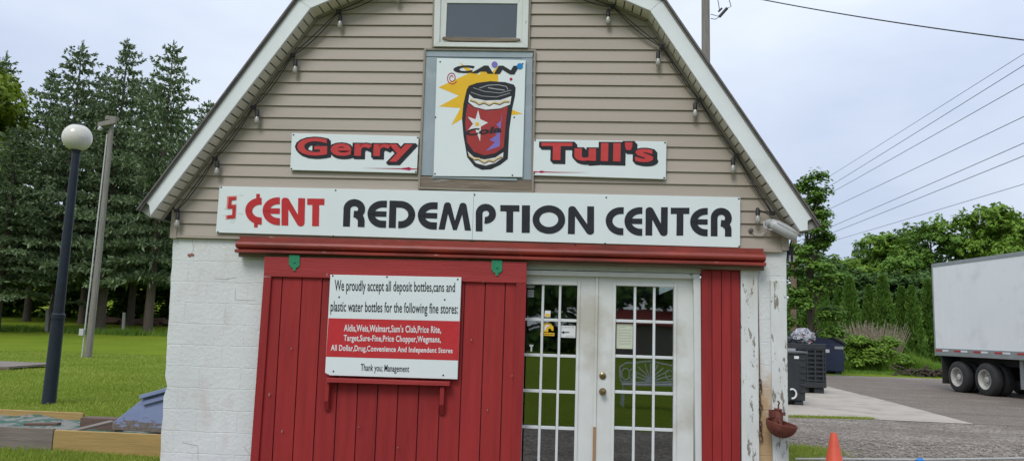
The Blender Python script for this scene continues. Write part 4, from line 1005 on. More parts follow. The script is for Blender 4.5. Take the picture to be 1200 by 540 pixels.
plank3('timber_edge', (-9.8, ryb), (at(98, 489, ryb).x, ryb), zl+.115, zl-.03, .045, M['timber_new'], 'long yellow timber board along the back of the bed')
c_ = at(112, 488, ryb-.75)
kx0, kx1 = at(99, 488, ryb-.9).x, at(141, 488, ryb-.9).x
m = MB(); m.box(kx0, kx1, ryb-.98, ryb-.80, zl+.03, zl+.185); m.build('timber_block', M['timber_wet'], None, 'short dark brown timber block lying at the back of the bed', 'timber', loc=((kx0+kx1)/2, ryb-.9, zl+.03), bevel=.008)
# tarp, slightly rumpled
m = MB(); n1, n2 = 40, 14; x0_, x1_ = -9.8, XL-.05; rt = np.random.default_rng(2)
hm = rt.normal(0, .012, (n2, n1)); hm = (hm+np.roll(hm, 1, 1)+np.roll(hm, 1, 0))/1.8
vs = [(x0_+(x1_-x0_)*i/(n1-1), fyb+.03+(ryb-.05-fyb)*j/(n2-1), zl+.045+hm[j, i]+.02*math.sin(i*.7+j)) for j in range(n2) for i in range(n1)]
m.add(vs, [(j*n1+i, j*n1+i+1, (j+1)*n1+i+1, (j+1)*n1+i) for j in range(n2-1) for i in range(n1-1)])
m.build('tarpaulin', M['tarp'], None, 'dark green tarpaulin spread over the timber edged bed', 'tarpaulin', loc=(-6, 1, zl), smooth=True)
def board3(name, A, B, w_, th, mat, label):
    A = Vector(A); B = Vector(B); d = (B-A); s_ = d.cross(Vector((0, 0, 1))).normalized(); u_ = s_.cross(d).normalized()
    m = MB(); m.obox((A+B)/2, d/2, s_*w_/2, u_*th/2); return m.build(name, mat, None, label, 'timber', loc=tuple(A), bevel=.004)
a_, b_ = at(84, 503, .8), at(132, 493.5, 1.15); board3('loose_plank', (a_.x, .8, a_.z-.02), (b_.x, 1.15, b_.z), .10, .025, M['timber_old'], 'thin pale plank leaning across the green tarpaulin')
a_, b_ = at(-10, 499, .8), at(80, 501, .75); board3('loose_plank', (a_.x, .8, zl+.11), (b_.x, .75, zl+.10), .20, .03, M['timber_old'], 'grey loose plank lying flat on the green tarpaulin')
a_, b_ = at(30, 495, 1.3), at(70, 493.5, 1.35); board3('loose_plank', (a_.x, 1.3, zl+.12), (b_.x, 1.35, zl+.13), .09, .03, M['timber_wet'], 'short brown stick of timber on the tarpaulin')
# grey boards lying on the lawn at the picture's left edge
q0, q1 = gp(-30, 432), gp(40, 432)
pl = empty('wooden_platform', (q0.x, q0.y, h(q0.x)), 'low grey wooden platform lying on the lawn at the left edge', 'platform')
for k in range(6):
    m = MB(); y_ = q1.y-.9+k*.33; m.box(q0.x-1.5, q1.x-(.02*k), y_, y_+.30, zl+.05, zl+.10); m.build('plank', M['timber_old'], pl, bevel=.005)
m = MB(); m.box(q0.x-1.5, q1.x, q1.y-.92, q1.y-.86, zl-.02, zl+.045); m.build('joist', M['timber_wet'], pl)

# cellar hatch against the side wall
M['hatch_blue'] = pmat('blue_hatch_paint', (0.235, 0.285, 0.46), (0.20, 0.245, 0.40), scale=4, rough=0.6, bump=0.2, bscale=20)
N = NT('blue_hatch_worn'); v = N.coord(); tc_ = N.n('TexCoord'); sx = N.n('SeparateXYZ'); N.l(tc_.outputs['Object'], sx.inputs[0])
n1_ = N.noise(N.coord((.7, 1, 2.5)), 9, 6, .7); edge = N.math('SUBTRACT', 0.40, sx.outputs[2]); k = N.math('ADD', N.math('MULTIPLY', edge, 1.9), n1_)
cc = N.mix(N.ramp(k, 0.78, 0.82), N.mix(N.ramp(N.noise(v, 4, 5), .3, .7), (0.235, 0.285, 0.46), (0.20, 0.245, 0.40)), N.mix(N.ramp(N.noise(v, 30, 4), .3, .7), (0.22, 0.18, 0.15), (0.11, 0.09, 0.075)))
pr_ = N.n('BsdfPrincipled'); N.l(cc, pr_.inputs['Base Color']); pr_.inputs['Roughness'].default_value = .65; N.l(N.bump(k, .3, .01), pr_.inputs['Normal']); N.l(pr_.outputs[0], N.out.inputs[0]); M['hatch_worn'] = N.m
hy0, hy1 = .9, 2.3
hp = [at(131, 503, hy0), at(131.5, 495, hy0), at(170, 465, hy0), at(210, 455.5, hy0), at(210, 508, hy0)]
t = empty('cellar_hatch', (hp[0].x, hy0, zl), 'sloping pale blue cellar hatch with flaking paint against the barn side', 'hatch')
m = MB(); m.prism([(p.x, max(p.z, zl)) for p in hp], hy0, hy1); m.build('hatch_box', M['hatch_worn'], t, bevel=.006)
m = MB(); e0, e1 = at(166.5, 463.5, hy0), at(212, 451, hy0); m.prism([(e0.x, e0.z-.03), (e1.x, e1.z-.03), (e1.x, e1.z+.012), (e0.x, e0.z+.012)], hy0-.06, hy1+.05); m.build('lid_board', M['hatch_blue'], t, bevel=.005)
m = MB(); e0, e1 = at(169, 471.5, hy0), at(212, 460, hy0); m.prism([(e0.x, e0.z-.025), (e1.x, e1.z-.025), (e1.x, e1.z+.022), (e0.x, e0.z+.022)], hy0-.03, hy0-.001); m.build('batten', M['hatch_blue'], t, bevel=.005)

# thin fence posts under the spruces
M['post_pale'] = pmat('pale_fence_post', (0.30, 0.29, 0.26), (0.22, 0.21, 0.19), scale=8, rough=.85)
for i, (px, py, pt, lab) in enumerate(((54, 393, 361, 'pale wooden fence post left of the leaning pole'), (144, 393, 366, 'pale wooden fence post right of the leaning pole'))):
    y_ = 37.0; B_ = fp(px, py, y_); T_ = fp(px+1.5, pt, y_); z0_ = h(B_.x, y_)
    m = MB(); m.tube([(B_.x, y_, z0_-.1), (T_.x, y_, T_.z)], [.10, .085], 8); o = m.build('fence_post', M['post_pale'], None, lab, 'post', 'fence posts under the spruces', loc=(B_.x, y_, z0_))

# ------------------------------------------------------------------ vegetation builders
def unit(n):
    v = rng.normal(size=(n, 3)); return v/np.linalg.norm(v, axis=1)[:, None]
def leaf_quads(P, Nn, size, asp=.6, jit=.35):
    """one pointed leaf clump per point; Nn rough normals"""
    n = len(P); up = Nn+rng.normal(size=(n, 3))*jit; up /= np.linalg.norm(up, axis=1)[:, None]
    t = np.cross(up, unit(n)); t /= np.linalg.norm(t, axis=1)[:, None]+1e-9; b_ = np.cross(up, t)
    s = size*rng.uniform(.6, 1.35, n)[:, None]
    return np.stack([P-t*s, P-b_*s*asp+up*s*.1, P+t*s, P+b_*s*asp+up*s*.1], 1)
def decid_leaves(blobs, per, size, spread=2.7, cl=15):
    out = []
    for (c, r) in blobs:
        n = int(per*r[0]*r[1]+20); nc = max(6, n//cl)
        d = unit(nc); d[:, 2] = np.abs(d[:, 2])*.75+d[:, 2]*.25
        cc = np.array(c)+d*np.array(r)*rng.uniform(.55, 1.02, nc)[:, None]
        k = rng.integers(0, nc, n); sp = size*spread
        off = unit(n)*rng.uniform(.15, 1, n)[:, None]**.6*sp*np.array([1, 1, .55])
        P = cc[k]+off
        out.append(leaf_quads(P, d[k]*.7+np.array([0, 0, .7]), size))
    return np.concatenate(out)
def crown_blobs(H, Rr, base, n, seed, shape='round'):
    r_ = random.Random(seed); bl = []
    for i in range(n):
        u = (i+.5)/n; z = base+(H-base)*(.12+.80*u)
        prof = math.sin(PI*min(1, .22+.72*(1-u)))**.8 if shape == 'round' else (1-u)*.9+.15
        a = r_.uniform(0, 2*PI); q = r_.uniform(.25, .75)*Rr*prof
        s = r_.uniform(.30, .48)*Rr*(.65+.5*prof)
        bl.append(((q*math.cos(a), q*math.sin(a), z), (s*1.15, s*1.15, s*.8)))
    bl.append(((0, 0, H-.14*(H-base)), (Rr*.3, Rr*.3, (H-base)*.13))); return bl
M['leaf_mid'] = leafmat('leaf_mid', (0.120, 0.235, 0.034), (0.185, 0.31, 0.050), (0.084, 0.178, 0.027), .3, .6)
M['leaf_bright'] = leafmat('leaf_bright', (0.155, 0.270, 0.030), (0.21, 0.335, 0.044), (0.110, 0.210, 0.022), .3, .6)
M['leaf_dark'] = leafmat('leaf_dark', (0.068, 0.140, 0.030), (0.105, 0.19, 0.042), (0.045, 0.100, 0.022), .25, .5)
M['leaf_yellow'] = leafmat('leaf_yellowish', (0.16, 0.225, 0.014), (0.20, 0.27, 0.024), (0.11, 0.17, 0.012), .3, .6)
M['leaf_arb'] = leafmat('leaf_arborvitae', (0.095, 0.195, 0.030), (0.145, 0.255, 0.040), (0.070, 0.150, 0.023), .15, .8)
M['needle'] = leafmat('spruce_needles', (0.092, 0.142, 0.066), (0.32, 0.39, 0.22), (0.100, 0.148, 0.066), .15, .8, .22, 1.0)
M['needle2'] = leafmat('spruce_needles_greener', (0.080, 0.132, 0.052), (0.27, 0.35, 0.17), (0.088, 0.138, 0.053), .15, .8, .22, 1.0)
M['bark'] = pmat('bark', (0.11, 0.085, 0.065), (0.065, 0.05, 0.04), scale=6, rough=.9, bump=.8, bscale=14, stretch=(4, 4, .7))
def decid_proto(name, H, Rr, base, nb, per, size, mat, seed, shape='round'):
    bl = crown_blobs(H, Rr, base, nb, seed, shape); V = decid_leaves(bl, per, size)
    return bl, V
def tree(name, loc, bl, V, H, mat, label, group, tr=.16, rotz=0.0, cat='tree'):
    t = empty(name, loc, label, cat, group)
    m = MB(); L_ = Vector(loc); m.tube([L_-Vector((0, 0, .2)), L_+Vector((.1*tr, 0, H*.3)), L_+Vector((-.4*tr, .3*tr, H*.62)), L_+Vector((0, 0, H*.9))], [tr*1.25, tr, tr*.6, tr*.15], 9)
    rr_ = random.Random(int(H*100)+len(V))
    for (c, r) in bl[::2]:
        s_ = L_+Vector((0, 0, max(H*.18, c[2]-rr_.uniform(.15, .3)*H))); e_ = L_+Vector(c); m.tube([s_, s_.lerp(e_, .5)+Vector((0, 0, .04*H)), e_], [tr*.45, tr*.3, tr*.08], 6)
    m.build('trunk', M['bark'], t, smooth=True)
    quads('crown', V, mat, t); t.rotation_euler.z = rotz
    return t
def spruce_leaves(H, Rr, base, seed, dens=1.0, irr=.30):
    r_ = np.random.default_rng(seed); out = []; z = base; levels = []
    while z < H-.15:
        levels.append(z); z += (.46+.30*(1-(z-base)/(H-base)))*r_.uniform(.8, 1.2)
    for z in levels:
        u = (z-base)/(H-base); L0 = Rr*1.22*(1-u)**.80*(0.72+.28*min(1, u*6))+.12
        nb = int(8+4*(1-u)); a0 = r_.uniform(0, 6.28)
        for k in range(nb):
            a = a0+k*6.283/nb+r_.normal()*.18; L = L0*max(.35, 1+r_.normal()*irr+.16*math.sin(2*a+seed+u*7)+.10*math.sin(3*a+u*19))
            nt = max(4, int(L*9.0*dens)); s = np.linspace(.12, 1, nt)
            rise = .30*(1-u*.2)-.55*(1-u)
            x = s*L; zz = z+rise*x*.55-.10*x**1.25*(1-u)+.10*L*s**3
            side = r_.normal(size=nt)*(.07+.13*L*(1-s*.6))
            ca, sa = math.cos(a), math.sin(a)
            P = np.stack([ca*x-sa*side, sa*x+ca*side, zz+r_.normal(size=nt)*.05], 1)
            D = np.stack([ca-sa*side/(L+.1)*1.6, sa+ca*side/(L+.1)*1.6, np.full(nt, -.12)+.35*s], 1)
            D /= np.linalg.norm(D, axis=1)[:, None]
            for j in range(6):
                dd = D+r_.normal(size=(nt, 3))*.42; dd /= np.linalg.norm(dd, axis=1)[:, None]
                l_ = r_.uniform(.17, .40, nt)[:, None]*(1.05-.35*u); w_ = l_*.19
                sd = np.cross(dd, r_.normal(size=(nt, 3))); sd /= np.linalg.norm(sd, axis=1)[:, None]+1e-9
                drop = np.array([0, 0, -.35])*l_*(j == 3)
                out.append(np.stack([P, P+dd*l_*.45+sd*w_+drop*.5, P+dd*l_+drop, P+dd*l_*.45-sd*w_+drop*.5], 1))
    # leader
    n = 40; zt_ = r_.uniform(H-.9, H, n); P = np.stack([r_.normal(size=n)*.03, r_.normal(size=n)*.03, zt_], 1); dd = np.stack([r_.normal(size=n)*.5, r_.normal(size=n)*.5, np.full(n, .7)], 1); l_ = .28
    sd = np.cross(dd, r_.normal(size=(n, 3))); sd /= np.linalg.norm(sd, axis=1)[:, None]
    out.append(np.stack([P, P+dd*l_*.45+sd*.05, P+dd*l_, P+dd*l_*.45-sd*.05], 1))
    return np.concatenate(out)
def spruce_tree(name, loc, H, Rr, base, V, mat, label, group, tr=.24):
    t = empty(name, loc, label, 'tree', group); L_ = Vector(loc)
    m = MB(); m.tube([L_-Vector((0, 0, .2)), L_+Vector((0, 0, .5)), L_+Vector((.05, 0, H*.5)), L_+Vector((0, 0, H*.97))], [tr*1.3, tr, tr*.55, .02], 10); m.build('trunk', M['bark'], t, smooth=True)
    quads('crown', V, mat, t); return t

# ------------------------------------------------------------------ the spruces on the left
def place(px_base, px_top, py_top, y):
    """ground point below a crown whose top stands at (px_top,py_top) at depth y"""
    T = fp(px_top, py_top, y); return Vector((T.x, y, h(T.x, y))), T.z-h(T.x, y)
SPR = [(0, 22, 148, 35.5, 3.3, 'needle', 'leftmost low broad spruce, its crown running out of the picture at the left edge'), (0, 97, 50, 37.5, 3.3, 'needle', 'broad spruce behind the white lamp globe'),
       (0, 151, 47, 38, 2.9, 'needle', 'tall spruce above the leaning grey pole, between the two other spires'), (0, 204, 49, 37, 2.9, 'needle', 'rightmost spruce with an open spire beside the barn roof'), ]
protos = [spruce_leaves(15, 3.3, 3.0, 21, 1.3), spruce_leaves(15, 3.0, 3.3, 22, 1.3), spruce_leaves(15, 3.3, 3.1, 23, 1.35)]
for i, (a_, px, py, y_, Rr, mt, lab) in enumerate(SPR):
    loc, H = place(0, px, py, y_)
    V = protos[(i+2) % 3]*np.array([Rr/3.2, Rr/3.2, H/15.0])
    o = spruce_tree('spruce_tree', loc, H, Rr, 2.0, V, M[mt], lab, 'spruces along the lawn', tr=.27)
    o.rotation_euler.z = i*1.7
for px, py, y_, Rr, lab, k in ((8, 62, 50, 3.0, 'distant spruce whose tip shows above the yellowish tree', 0), (244, 118, 46, 3.0, 'dark spruce mostly hidden by the left roof edge', 1), (126, 84, 45, 3.6, 'shorter spruce filling the gap behind the two middle spires', 2), (64, 82, 46, 3.4, 'shorter spruce behind the lamp with a ragged top', 1), (180, 88, 45, 3.5, 'shorter spruce filling the gap behind the two right spires', 0)):
    loc, H = place(0, px, py, y_); V = protos[k]*np.array([Rr/3.2, Rr/3.2, H/15.0])
    o = spruce_tree('spruce_tree', loc, H, Rr, 2.0, V, M['needle2'], lab, 'spruces behind the front row', tr=.25); o.rotation_euler.z = k*2.1+px
dp = [decid_proto('a', 10, 3.8, 2.0, 16, 190, .17, None, 31), decid_proto('b', 10, 3.6, 1.2, 18, 190, .17, None, 32), decid_proto('c', 10, 4.0, 2.6, 15, 190, .18, None, 33)]
dp.append(decid_proto('d', 10, 3.8, -1.6, 22, 210, .18, None, 34))
def dtree(px, py, y_, wpx, k, mat, label, group, base=None, name='leafy_tree'):
    loc, H = place(0, px, py, y_); Rr = wpx/2/900*(y_+7.17)*1.05; bl, V = dp[k]; s_ = np.array([Rr/3.8, Rr/3.8, H/10.0])
    return tree(name, loc, [(tuple(np.array(c)*s_), tuple(np.array(r)*s_)) for c, r in bl], V*s_, H, M[mat], label, group, tr=.02*H, rotz=0)
dtree(-8, 74, 42, 165, 0, 'leaf_yellow', 'yellowish green broadleaf tree at the left edge beside the spruces', 'broadleaf trees on the left', name='leafy_tree')
dtree(-40, 100, 46, 120, 1, 'leaf_mid', 'mid green broadleaf tree cut by the left edge of the picture', 'broadleaf trees on the left')
for i, (px, py, w_, lab) in enumerate(((20, 262, 110, 'dark bush in the hedge behind the leftmost spruce trunk'), (88, 255, 100, 'dark bush in the hedge behind the lamp post'), (150, 250, 100, 'dark bush in the hedge behind the leaning pole'), (205, 258, 110, 'dark bush in the hedge next to the barn wall'), (255, 265, 100, 'dark bush in the hedge hidden behind the barn corner'))):
    dtree(px, py, 52+i % 2, w_*1.25, 3, 'leaf_mid', lab, 'hedge bushes behind the spruces', name='hedge_bush')
# rotted log pile at the foot of the hedge
lp = fp(150, 370, 46); t = empty('log_pile', (lp.x, 46, h(lp.x, 46)), 'brown heap of old logs and earth behind the spruce trunks', 'log pile')
m = MB(); rr = random.Random(9)
for i in range(46):
    x_ = fp(112+rr.uniform(0, 95), 370, 46).x; y_ = 46+rr.uniform(-.5, .6); z_ = h(x_, y_)+rr.uniform(.05, .42); a_ = rr.uniform(-.5, .5); l_ = rr.uniform(.35, .8)
    m.tube([(x_-l_*math.cos(a_), y_-l_*math.sin(a_)*.5, z_), (x_+l_*math.cos(a_), y_+l_*math.sin(a_)*.5, z_+rr.uniform(-.1, .1))], rr.uniform(.07, .15), 7)
setp(m.build('logs', pmat('old_logs', (0.19, 0.11, 0.075), (0.11, 0.07, 0.05), scale=6, rough=.9), t), kind='stuff')

# ------------------------------------------------------------------ grass, weeds
def blades(P, hgt, wid, lean=.35):
    n = len(P); a = rng.uniform(0, 6.283, n); d = np.stack([np.cos(a), np.sin(a), np.zeros(n)], 1); le = rng.normal(size=(n, 3))*lean; le[:, 2] = 1
    le /= np.linalg.norm(le, axis=1)[:, None]; hh = (hgt*rng.uniform(.5, 1.25, n))[:, None]
    return np.stack([P-d*wid, P+d*wid, P+le*hh], 1)
def hv(x, y): return np.array([h(float(a), float(b)) for a, b in zip(x, y)])
M['blade'] = leafmat('grass_blade', (0.250, 0.335, 0.038), (0.38, 0.43, 0.09), (0.200, 0.285, 0.030), .35, .5)
n = 260000; y_ = -1.2+22*rng.uniform(0, 1, n)**1.9; x_ = XL-.03-(rng.uniform(0, 1, n))*(3.0+.72*(y_+3)); 
k_ = ~((y_ > fyb-.05) & (y_ < ryb+.03) & (x_ > -9.8)) & ~((x_ < q1.x+.02) & (y_ > q1.y-.95) & (y_ < q1.y+1.1)); x_, y_ = x_[k_], y_[k_]
P = np.stack([x_, y_, hv(x_, y_)], 1); quads('lawn_grass', blades(P, (.040+.035*(.5+.5*np.sin(x_*2.3+np.sin(y_*1.9)*2))*(.5+.5*np.sin(y_*3.1+x_))), .005+.0006*y_[:, None], .55), M['blade'], kind='stuff', label='short bright green lawn grass')
M['weed'] = leafmat('weed_leaf', (0.16, 0.29, 0.034), (0.23, 0.36, 0.055), (0.115, 0.225, 0.025), .35, .7)
n = 14000; x_ = rng.uniform(-36, -9, n); y_ = 36.8+rng.normal(size=n)*.35; P = np.stack([x_, y_, hv(x_, y_)], 1); dens_ = np.sin(x_*1.9)+np.sin(x_*.7+1)+rng.normal(size=n)*.6 > -.2; P = P[dens_]
quads('tall_grass', blades(P, .38, .022, .3), M['weed'], kind='stuff', label='tall uncut grass along the spruce trunks')
# grass at the edge of the lot on the right
pts = []
for (a0, a1, nn, jy, hg) in (((925, 488.5), (1022, 491), 2600, .05, .055), ((926, 527), (944, 530), 2600, .22, .07), ((926, 536), (936, 540), 1500, .15, .07)):
    A, B = gp(*a0), gp(*a1); u = rng.uniform(0, 1, nn); P = np.stack([A.x+(B.x-A.x)*u+rng.normal(size=nn)*jy, A.y+(B.y-A.y)*u+rng.normal(size=nn)*jy, np.zeros(nn)], 1); P = P[P[:, 0] > XR+.02]; pts.append(blades(P, hg, .007, .6))
quads('edge_grass', np.concatenate(pts), M['blade'], kind='stuff', label='thin strip of grass between the gravel and the concrete pad')

# ------------------------------------------------------------------ right: trees, arborvitae, weeds
GR = 'broadleaf trees beyond the lot'
RT = [(944, 292, 44, 120, 1, 'leaf_dark', 'dark broadleaf tree right behind the barn corner'), (985, 300, 47, 90, 0, 'leaf_bright', 'rounded mid green tree between the barn and the arborvitae'), (1012, 300, 54, 70, 2, 'leaf_bright', 'smaller tree in the dip of the tree line'),
      (1042, 272, 53, 90, 2, 'leaf_bright', 'light green tree in the middle of the tree line'), (1090, 262, 50, 90, 0, 'leaf_mid', 'dark green tree left above the trailer roof'), (1128, 248, 49, 80, 1, 'leaf_bright', 'tall tree rising above the rear corner of the trailer'), (1172, 238, 48, 90, 2, 'leaf_bright', 'highest broad tree above the trailer roof'), (1215, 246, 49, 90, 1, 'leaf_mid', 'tree cut by the right edge of the picture'), (1012, 282, 62, 26, 1, 'leaf_dark', 'slim purple dark treetop poking out of the tree line'), (1064, 270, 58, 50, 0, 'leaf_dark', 'dark treetop behind the light green tree'),
      (962, 312, 39.5, 80, 3, 'leaf_dark', 'low dark thicket tree behind the first arborvitae beside the barn'), (1010, 316, 39.5, 80, 3, 'leaf_dark', 'low dark thicket tree behind the middle arborvitae'), (1056, 318, 39.5, 80, 3, 'leaf_dark', 'low dark thicket tree behind the arborvitae nearest the trailer'), (1105, 316, 39.5, 80, 3, 'leaf_dark', 'low dark thicket tree hidden mostly by the trailer corner')]
for a in RT: dtree(*a, GR)
# slender tree beside the eave, loose crown
loc, H = place(0, 946, 200, 24); bl = [((rr.uniform(-1.15, 1.15)*(1.05-.026*i), rr.uniform(-.8, .8)*(1-.02*i), H*(.20+.026*i)), (.52-.006*i, .52-.006*i, .34)) for i in range(30)]
V = decid_leaves(bl, 1900, .085, 3.6, 10); tree('slender_tree', loc, bl, V, H, M['leaf_mid'], 'slender loose crowned tree rising beside the right eave', GR, tr=.09)
# arborvitae row
def arb(H, Rr, n, seed):
    r_ = np.random.default_rng(seed); u = r_.uniform(0, 1, n)**.8; prof = Rr*np.clip((1-u)**.80*1.12, .03, 1)*(.78+.22*np.minimum(1, u*7)); a = r_.uniform(0, 6.283, n)
    q = prof*r_.uniform(.72, 1.06, n)*(1+.12*np.sin(a*5+u*17)); P = np.stack([q*np.cos(a), q*np.sin(a), .05+u*(H-.1)], 1)
    D = np.stack([np.cos(a)*.45, np.sin(a)*.45, np.full(n, 1.0)], 1)+r_.normal(size=(n, 3))*.28; D /= np.linalg.norm(D, axis=1)[:, None]
    sd = np.cross(D, r_.normal(size=(n, 3))); sd /= np.linalg.norm(sd, axis=1)[:, None]; l_ = r_.uniform(.14, .30, n)[:, None]
    return np.stack([P, P+D*l_*.5+sd*l_*.22, P+D*l_, P+D*l_*.5-sd*l_*.22], 1)
AV = [arb(4.6, .68, 7000, 51), arb(4.6, .62, 7000, 52)]
names = ['first', 'second', 'third', 'fourth', 'fifth', 'sixth', 'seventh', 'eighth', 'ninth', 'tenth', 'eleventh', 'twelfth']
for i, (px, py) in enumerate(((928, 352), (949, 340), (964, 326), (985, 338), (995, 324), (1018, 336), (1034, 325), (1056, 338), (1068, 337), (1087, 330), (1106, 334), (1124, 330))):
    loc, H = place(0, px, py, 36+(i % 2)*.5); s_ = np.array([1, 1, H/4.6]); L_ = Vector(loc)
    t = empty('arborvitae', loc, names[i]+' arborvitae from the left in the row behind the dumpster', 'shrub', 'row of arborvitae')
    m = MB(); m.tube([L_-Vector((0, 0, .1)), L_+Vector((0, 0, H*.8))], [.08, .02], 7); m.build('trunk', M['bark'], t)
    quads('crown', AV[i % 2]*s_*np.array([1.0+.12*math.sin(i*2.3)]*2+[1]), M['leaf_arb'], t); t.rotation_euler.z = i*1.3
# weeds and shrubs in front of the row
sc_, sH = place(0, 1024, 394, 30.6); bl = [((rr.uniform(-1.15, 1.15), rr.uniform(-.5, .5), rr.uniform(.2, .82)*sH), (.6, .5, .42)) for _ in range(15)]
t = empty('shrub', sc_, 'bright green rounded shrub right of the dumpster', 'shrub'); quads('crown', decid_leaves(bl, 2600, .075, 3.5), M['leaf_bright'], t)
n = 30000; u = rng.uniform(0, 1, n); x_ = 12.6+u*8.5; y_ = 30.2+rng.uniform(0, 1, n)**1.2*4.5-.12*(x_-12.6); hg = (.30+.55*(.5+.5*np.sin(x_*1.7)*np.sin(x_*.6+y_*.8)))*(1-.45*(x_ > 17)); P = np.stack([x_, y_, np.zeros(n)], 1)
quads('weeds', blades(P, hg*1.25, .022, .30), M['weed'], kind='stuff', label='tall green weeds along the back edge of the lot')
n = 6000; x_ = rng.uniform(10.5, 24, n); y_ = 29.6+rng.normal(size=n)*.5-.10*(x_-12); P = np.stack([x_, y_, np.zeros(n)], 1); quads('short_weeds', blades(P, .16, .02, .6), M['weed'], kind='stuff', label='short grass fringe where the lot meets the weeds')
gp_, gH = place(0, 1022, 380, 33.2); n = 700; a = rng.uniform(0, 6.283, n); q = rng.uniform(0, 1, n)**.5; P = np.stack([q*np.cos(a)*1.0, q*np.sin(a)*.4, np.zeros(n)], 1); D = np.stack([q*np.cos(a)*.35, q*np.sin(a)*.3, np.ones(n)], 1)+rng.normal(size=(n, 3))*.08
hh = (gH*rng.uniform(.55, 1.0, n))[:, None]; w_ = np.stack([np.full(n, .012), np.zeros(n), np.zeros(n)], 1); T_ = P+D*hh
V1 = np.stack([P-w_, P+w_, T_+w_*.6, T_-w_*.6], 1); k_ = rng.integers(0, n, 1100); f0 = T_[k_]-D[k_]*rng.uniform(0, .25, 1100)[:, None]; V2 = leaf_quads(f0, unit(1100), .05, .4)
t = empty('dry_grass_clump', gp_, 'tall clump of dry tan plume grass behind the bright shrub', 'grass clump'); quads('stems', np.concatenate([V1, V2]), leafmat('dry_stems', (0.32, 0.26, 0.195), (0.42, 0.35, 0.27), (0.23, 0.19, 0.135), .3), t)
# brush heap near the trailer
bp = fp(1084, 432, 28.2); t = empty('brush_pile', (bp.x, 28.2, 0), 'brown heap of cut brush and earth left of the trailer', 'brush pile'); m = MB()
for i in range(70):
    x_ = bp.x+rr.gauss(0, .55); y_ = 28.2+rr.gauss(0, .3); z_ = abs(rr.gauss(0, .15)); a_ = rr.uniform(0, 6.28); l_ = rr.uniform(.2, .6); m.tube([(x_, y_, z_), (x_+l_*math.cos(a_), y_+l_*math.sin(a_), z_+rr.uniform(-.05, .25))], rr.uniform(.02, .05), 5)
setp(m.build('branches', pmat('brush', (0.045, 0.033, 0.024), (0.075, 0.055, 0.04), scale=8, rough=.9), t), kind='stuff')
m = MB()
lx = fp(1100, 433, 28.5).x; m.tube([(lx-.3, 28.5, .12), (lx+4, 27.6, .12)], .13, 9); m.build('log', M['bark'], None, 'fallen dark log lying behind the trailer wheels', 'log', loc=(lx, 28.5, 0), smooth=True)

# ------------------------------------------------------------------ poles and wires
b = Vector((fp(829, 300, 15.5).x, 15.5, 0)); tp = fp(826.5, -60, 15.5)
t = empty('utility_pole', b, 'grey wooden utility pole rising behind the right roof slope', 'utility pole')
m = MB(); m.tube([b-Vector((0, 0, .1)), tp], [.145, .118], 14); m.build('pole', M['pole_wood'], t, smooth=True)
m = MB(); s0 = fp(852, 10, 15.3); s1 = fp(843, 20, 15.3); m.tube([fp(838, -12, 15.4), fp(842, 4, 15.3), fp(843, 12, 15.3)], .012, 5); m.tube([s0+Vector((0, 0, .5)), s0+Vector((.12, 0, .05)), s0, s1], .012, 5)
m.tube([s1, fp(838, 23, 15.3), fp(833, 22, 15.4)], .011, 5); m.tube([s0, fp(842, 19.5, 15.3), fp(833, 17, 15.4)], .011, 5); m.tube([s0, s1], .045, 8); m.tube([fp(846, 10, 15.3), fp(842, 14, 15.3)], .03, 6)
m.build('wire_splice', M['cord'], t)
def wire(A, B, r_, label, ext_=1.6, sag=0.0, name='power_line'):
    pts = []
    for i in range(25):
        u = i/24*ext_; p = A.lerp(B, u); p.z -= 4*sag*(u/ext_)*(1-u/ext_); pts.append(p)
    m = MB(); m.tube(pts, r_, 6); return m.build(name, M['cord'], None, label, 'wire', 'overhead wires' if name == 'power_line' else None, loc=tuple(A), smooth=True)
wire(fp(826, -14, 15.5), fp(1200, 42, 9.5), .016, 'thick black service cable running from the roof pole to the upper right', 1.25, .16, name='service_cable')
WY0, WY1 = 30.0, 9.5
WL = [(967, 209.5, 62.5), (968, 220.5, 76), (967, 229.5, 98), (975, 243, 136), (987.6, 259.4, 167), (981, 270, 182), (979, 281, 215)]
wn = ['topmost', 'second from the top', 'third from the top', 'middle', 'third from the bottom', 'second from the bottom', 'lowest']
for (ax, ay, by), nm in zip(WL, wn):
    # carried back to the pole beyond the barn
    sl_ = (by-ay)/(1200-ax); y930 = ay-(ax-932)*sl_
    wire(fp(932, y930, WY0), fp(1200, by, WY1), .0075 if nm not in ('topmost', 'lowest') else .006, nm+' of the seven thin wires crossing the sky at right', 1.25, .02)
b = Vector((fp(928.5, 380, 30).x, 30, 0)); tp = fp(931, 226, 30); t = empty('utility_pole', b, 'brown utility pole behind the barn corner with cross arms', 'utility pole')
m = MB(); m.tube([b-Vector((0, 0, .1)), tp], [.15, .12], 12); m.build('pole', M['pole_brown'], t, smooth=True)
for k, (py, l_) in enumerate(((236, 1.0), (256, .8), (290, .75))):
    m = MB(); q = fp(931, py, 29.85); m.obox(q, (l_, .1, 0), (0, .05, 0), (0, 0, .06)); m.build('cross_arm', M['pole_brown'], t)
m = MB(); q = fp(929, 298, 29.8); m.tube([q, q+Vector((1.1, 0, .12))], .03, 6); m.tube([q+Vector((0, 0, -.3)), q+Vector((.9, 0, .05))], .02, 6); m.build('bracket', M['pole_wood'], t)

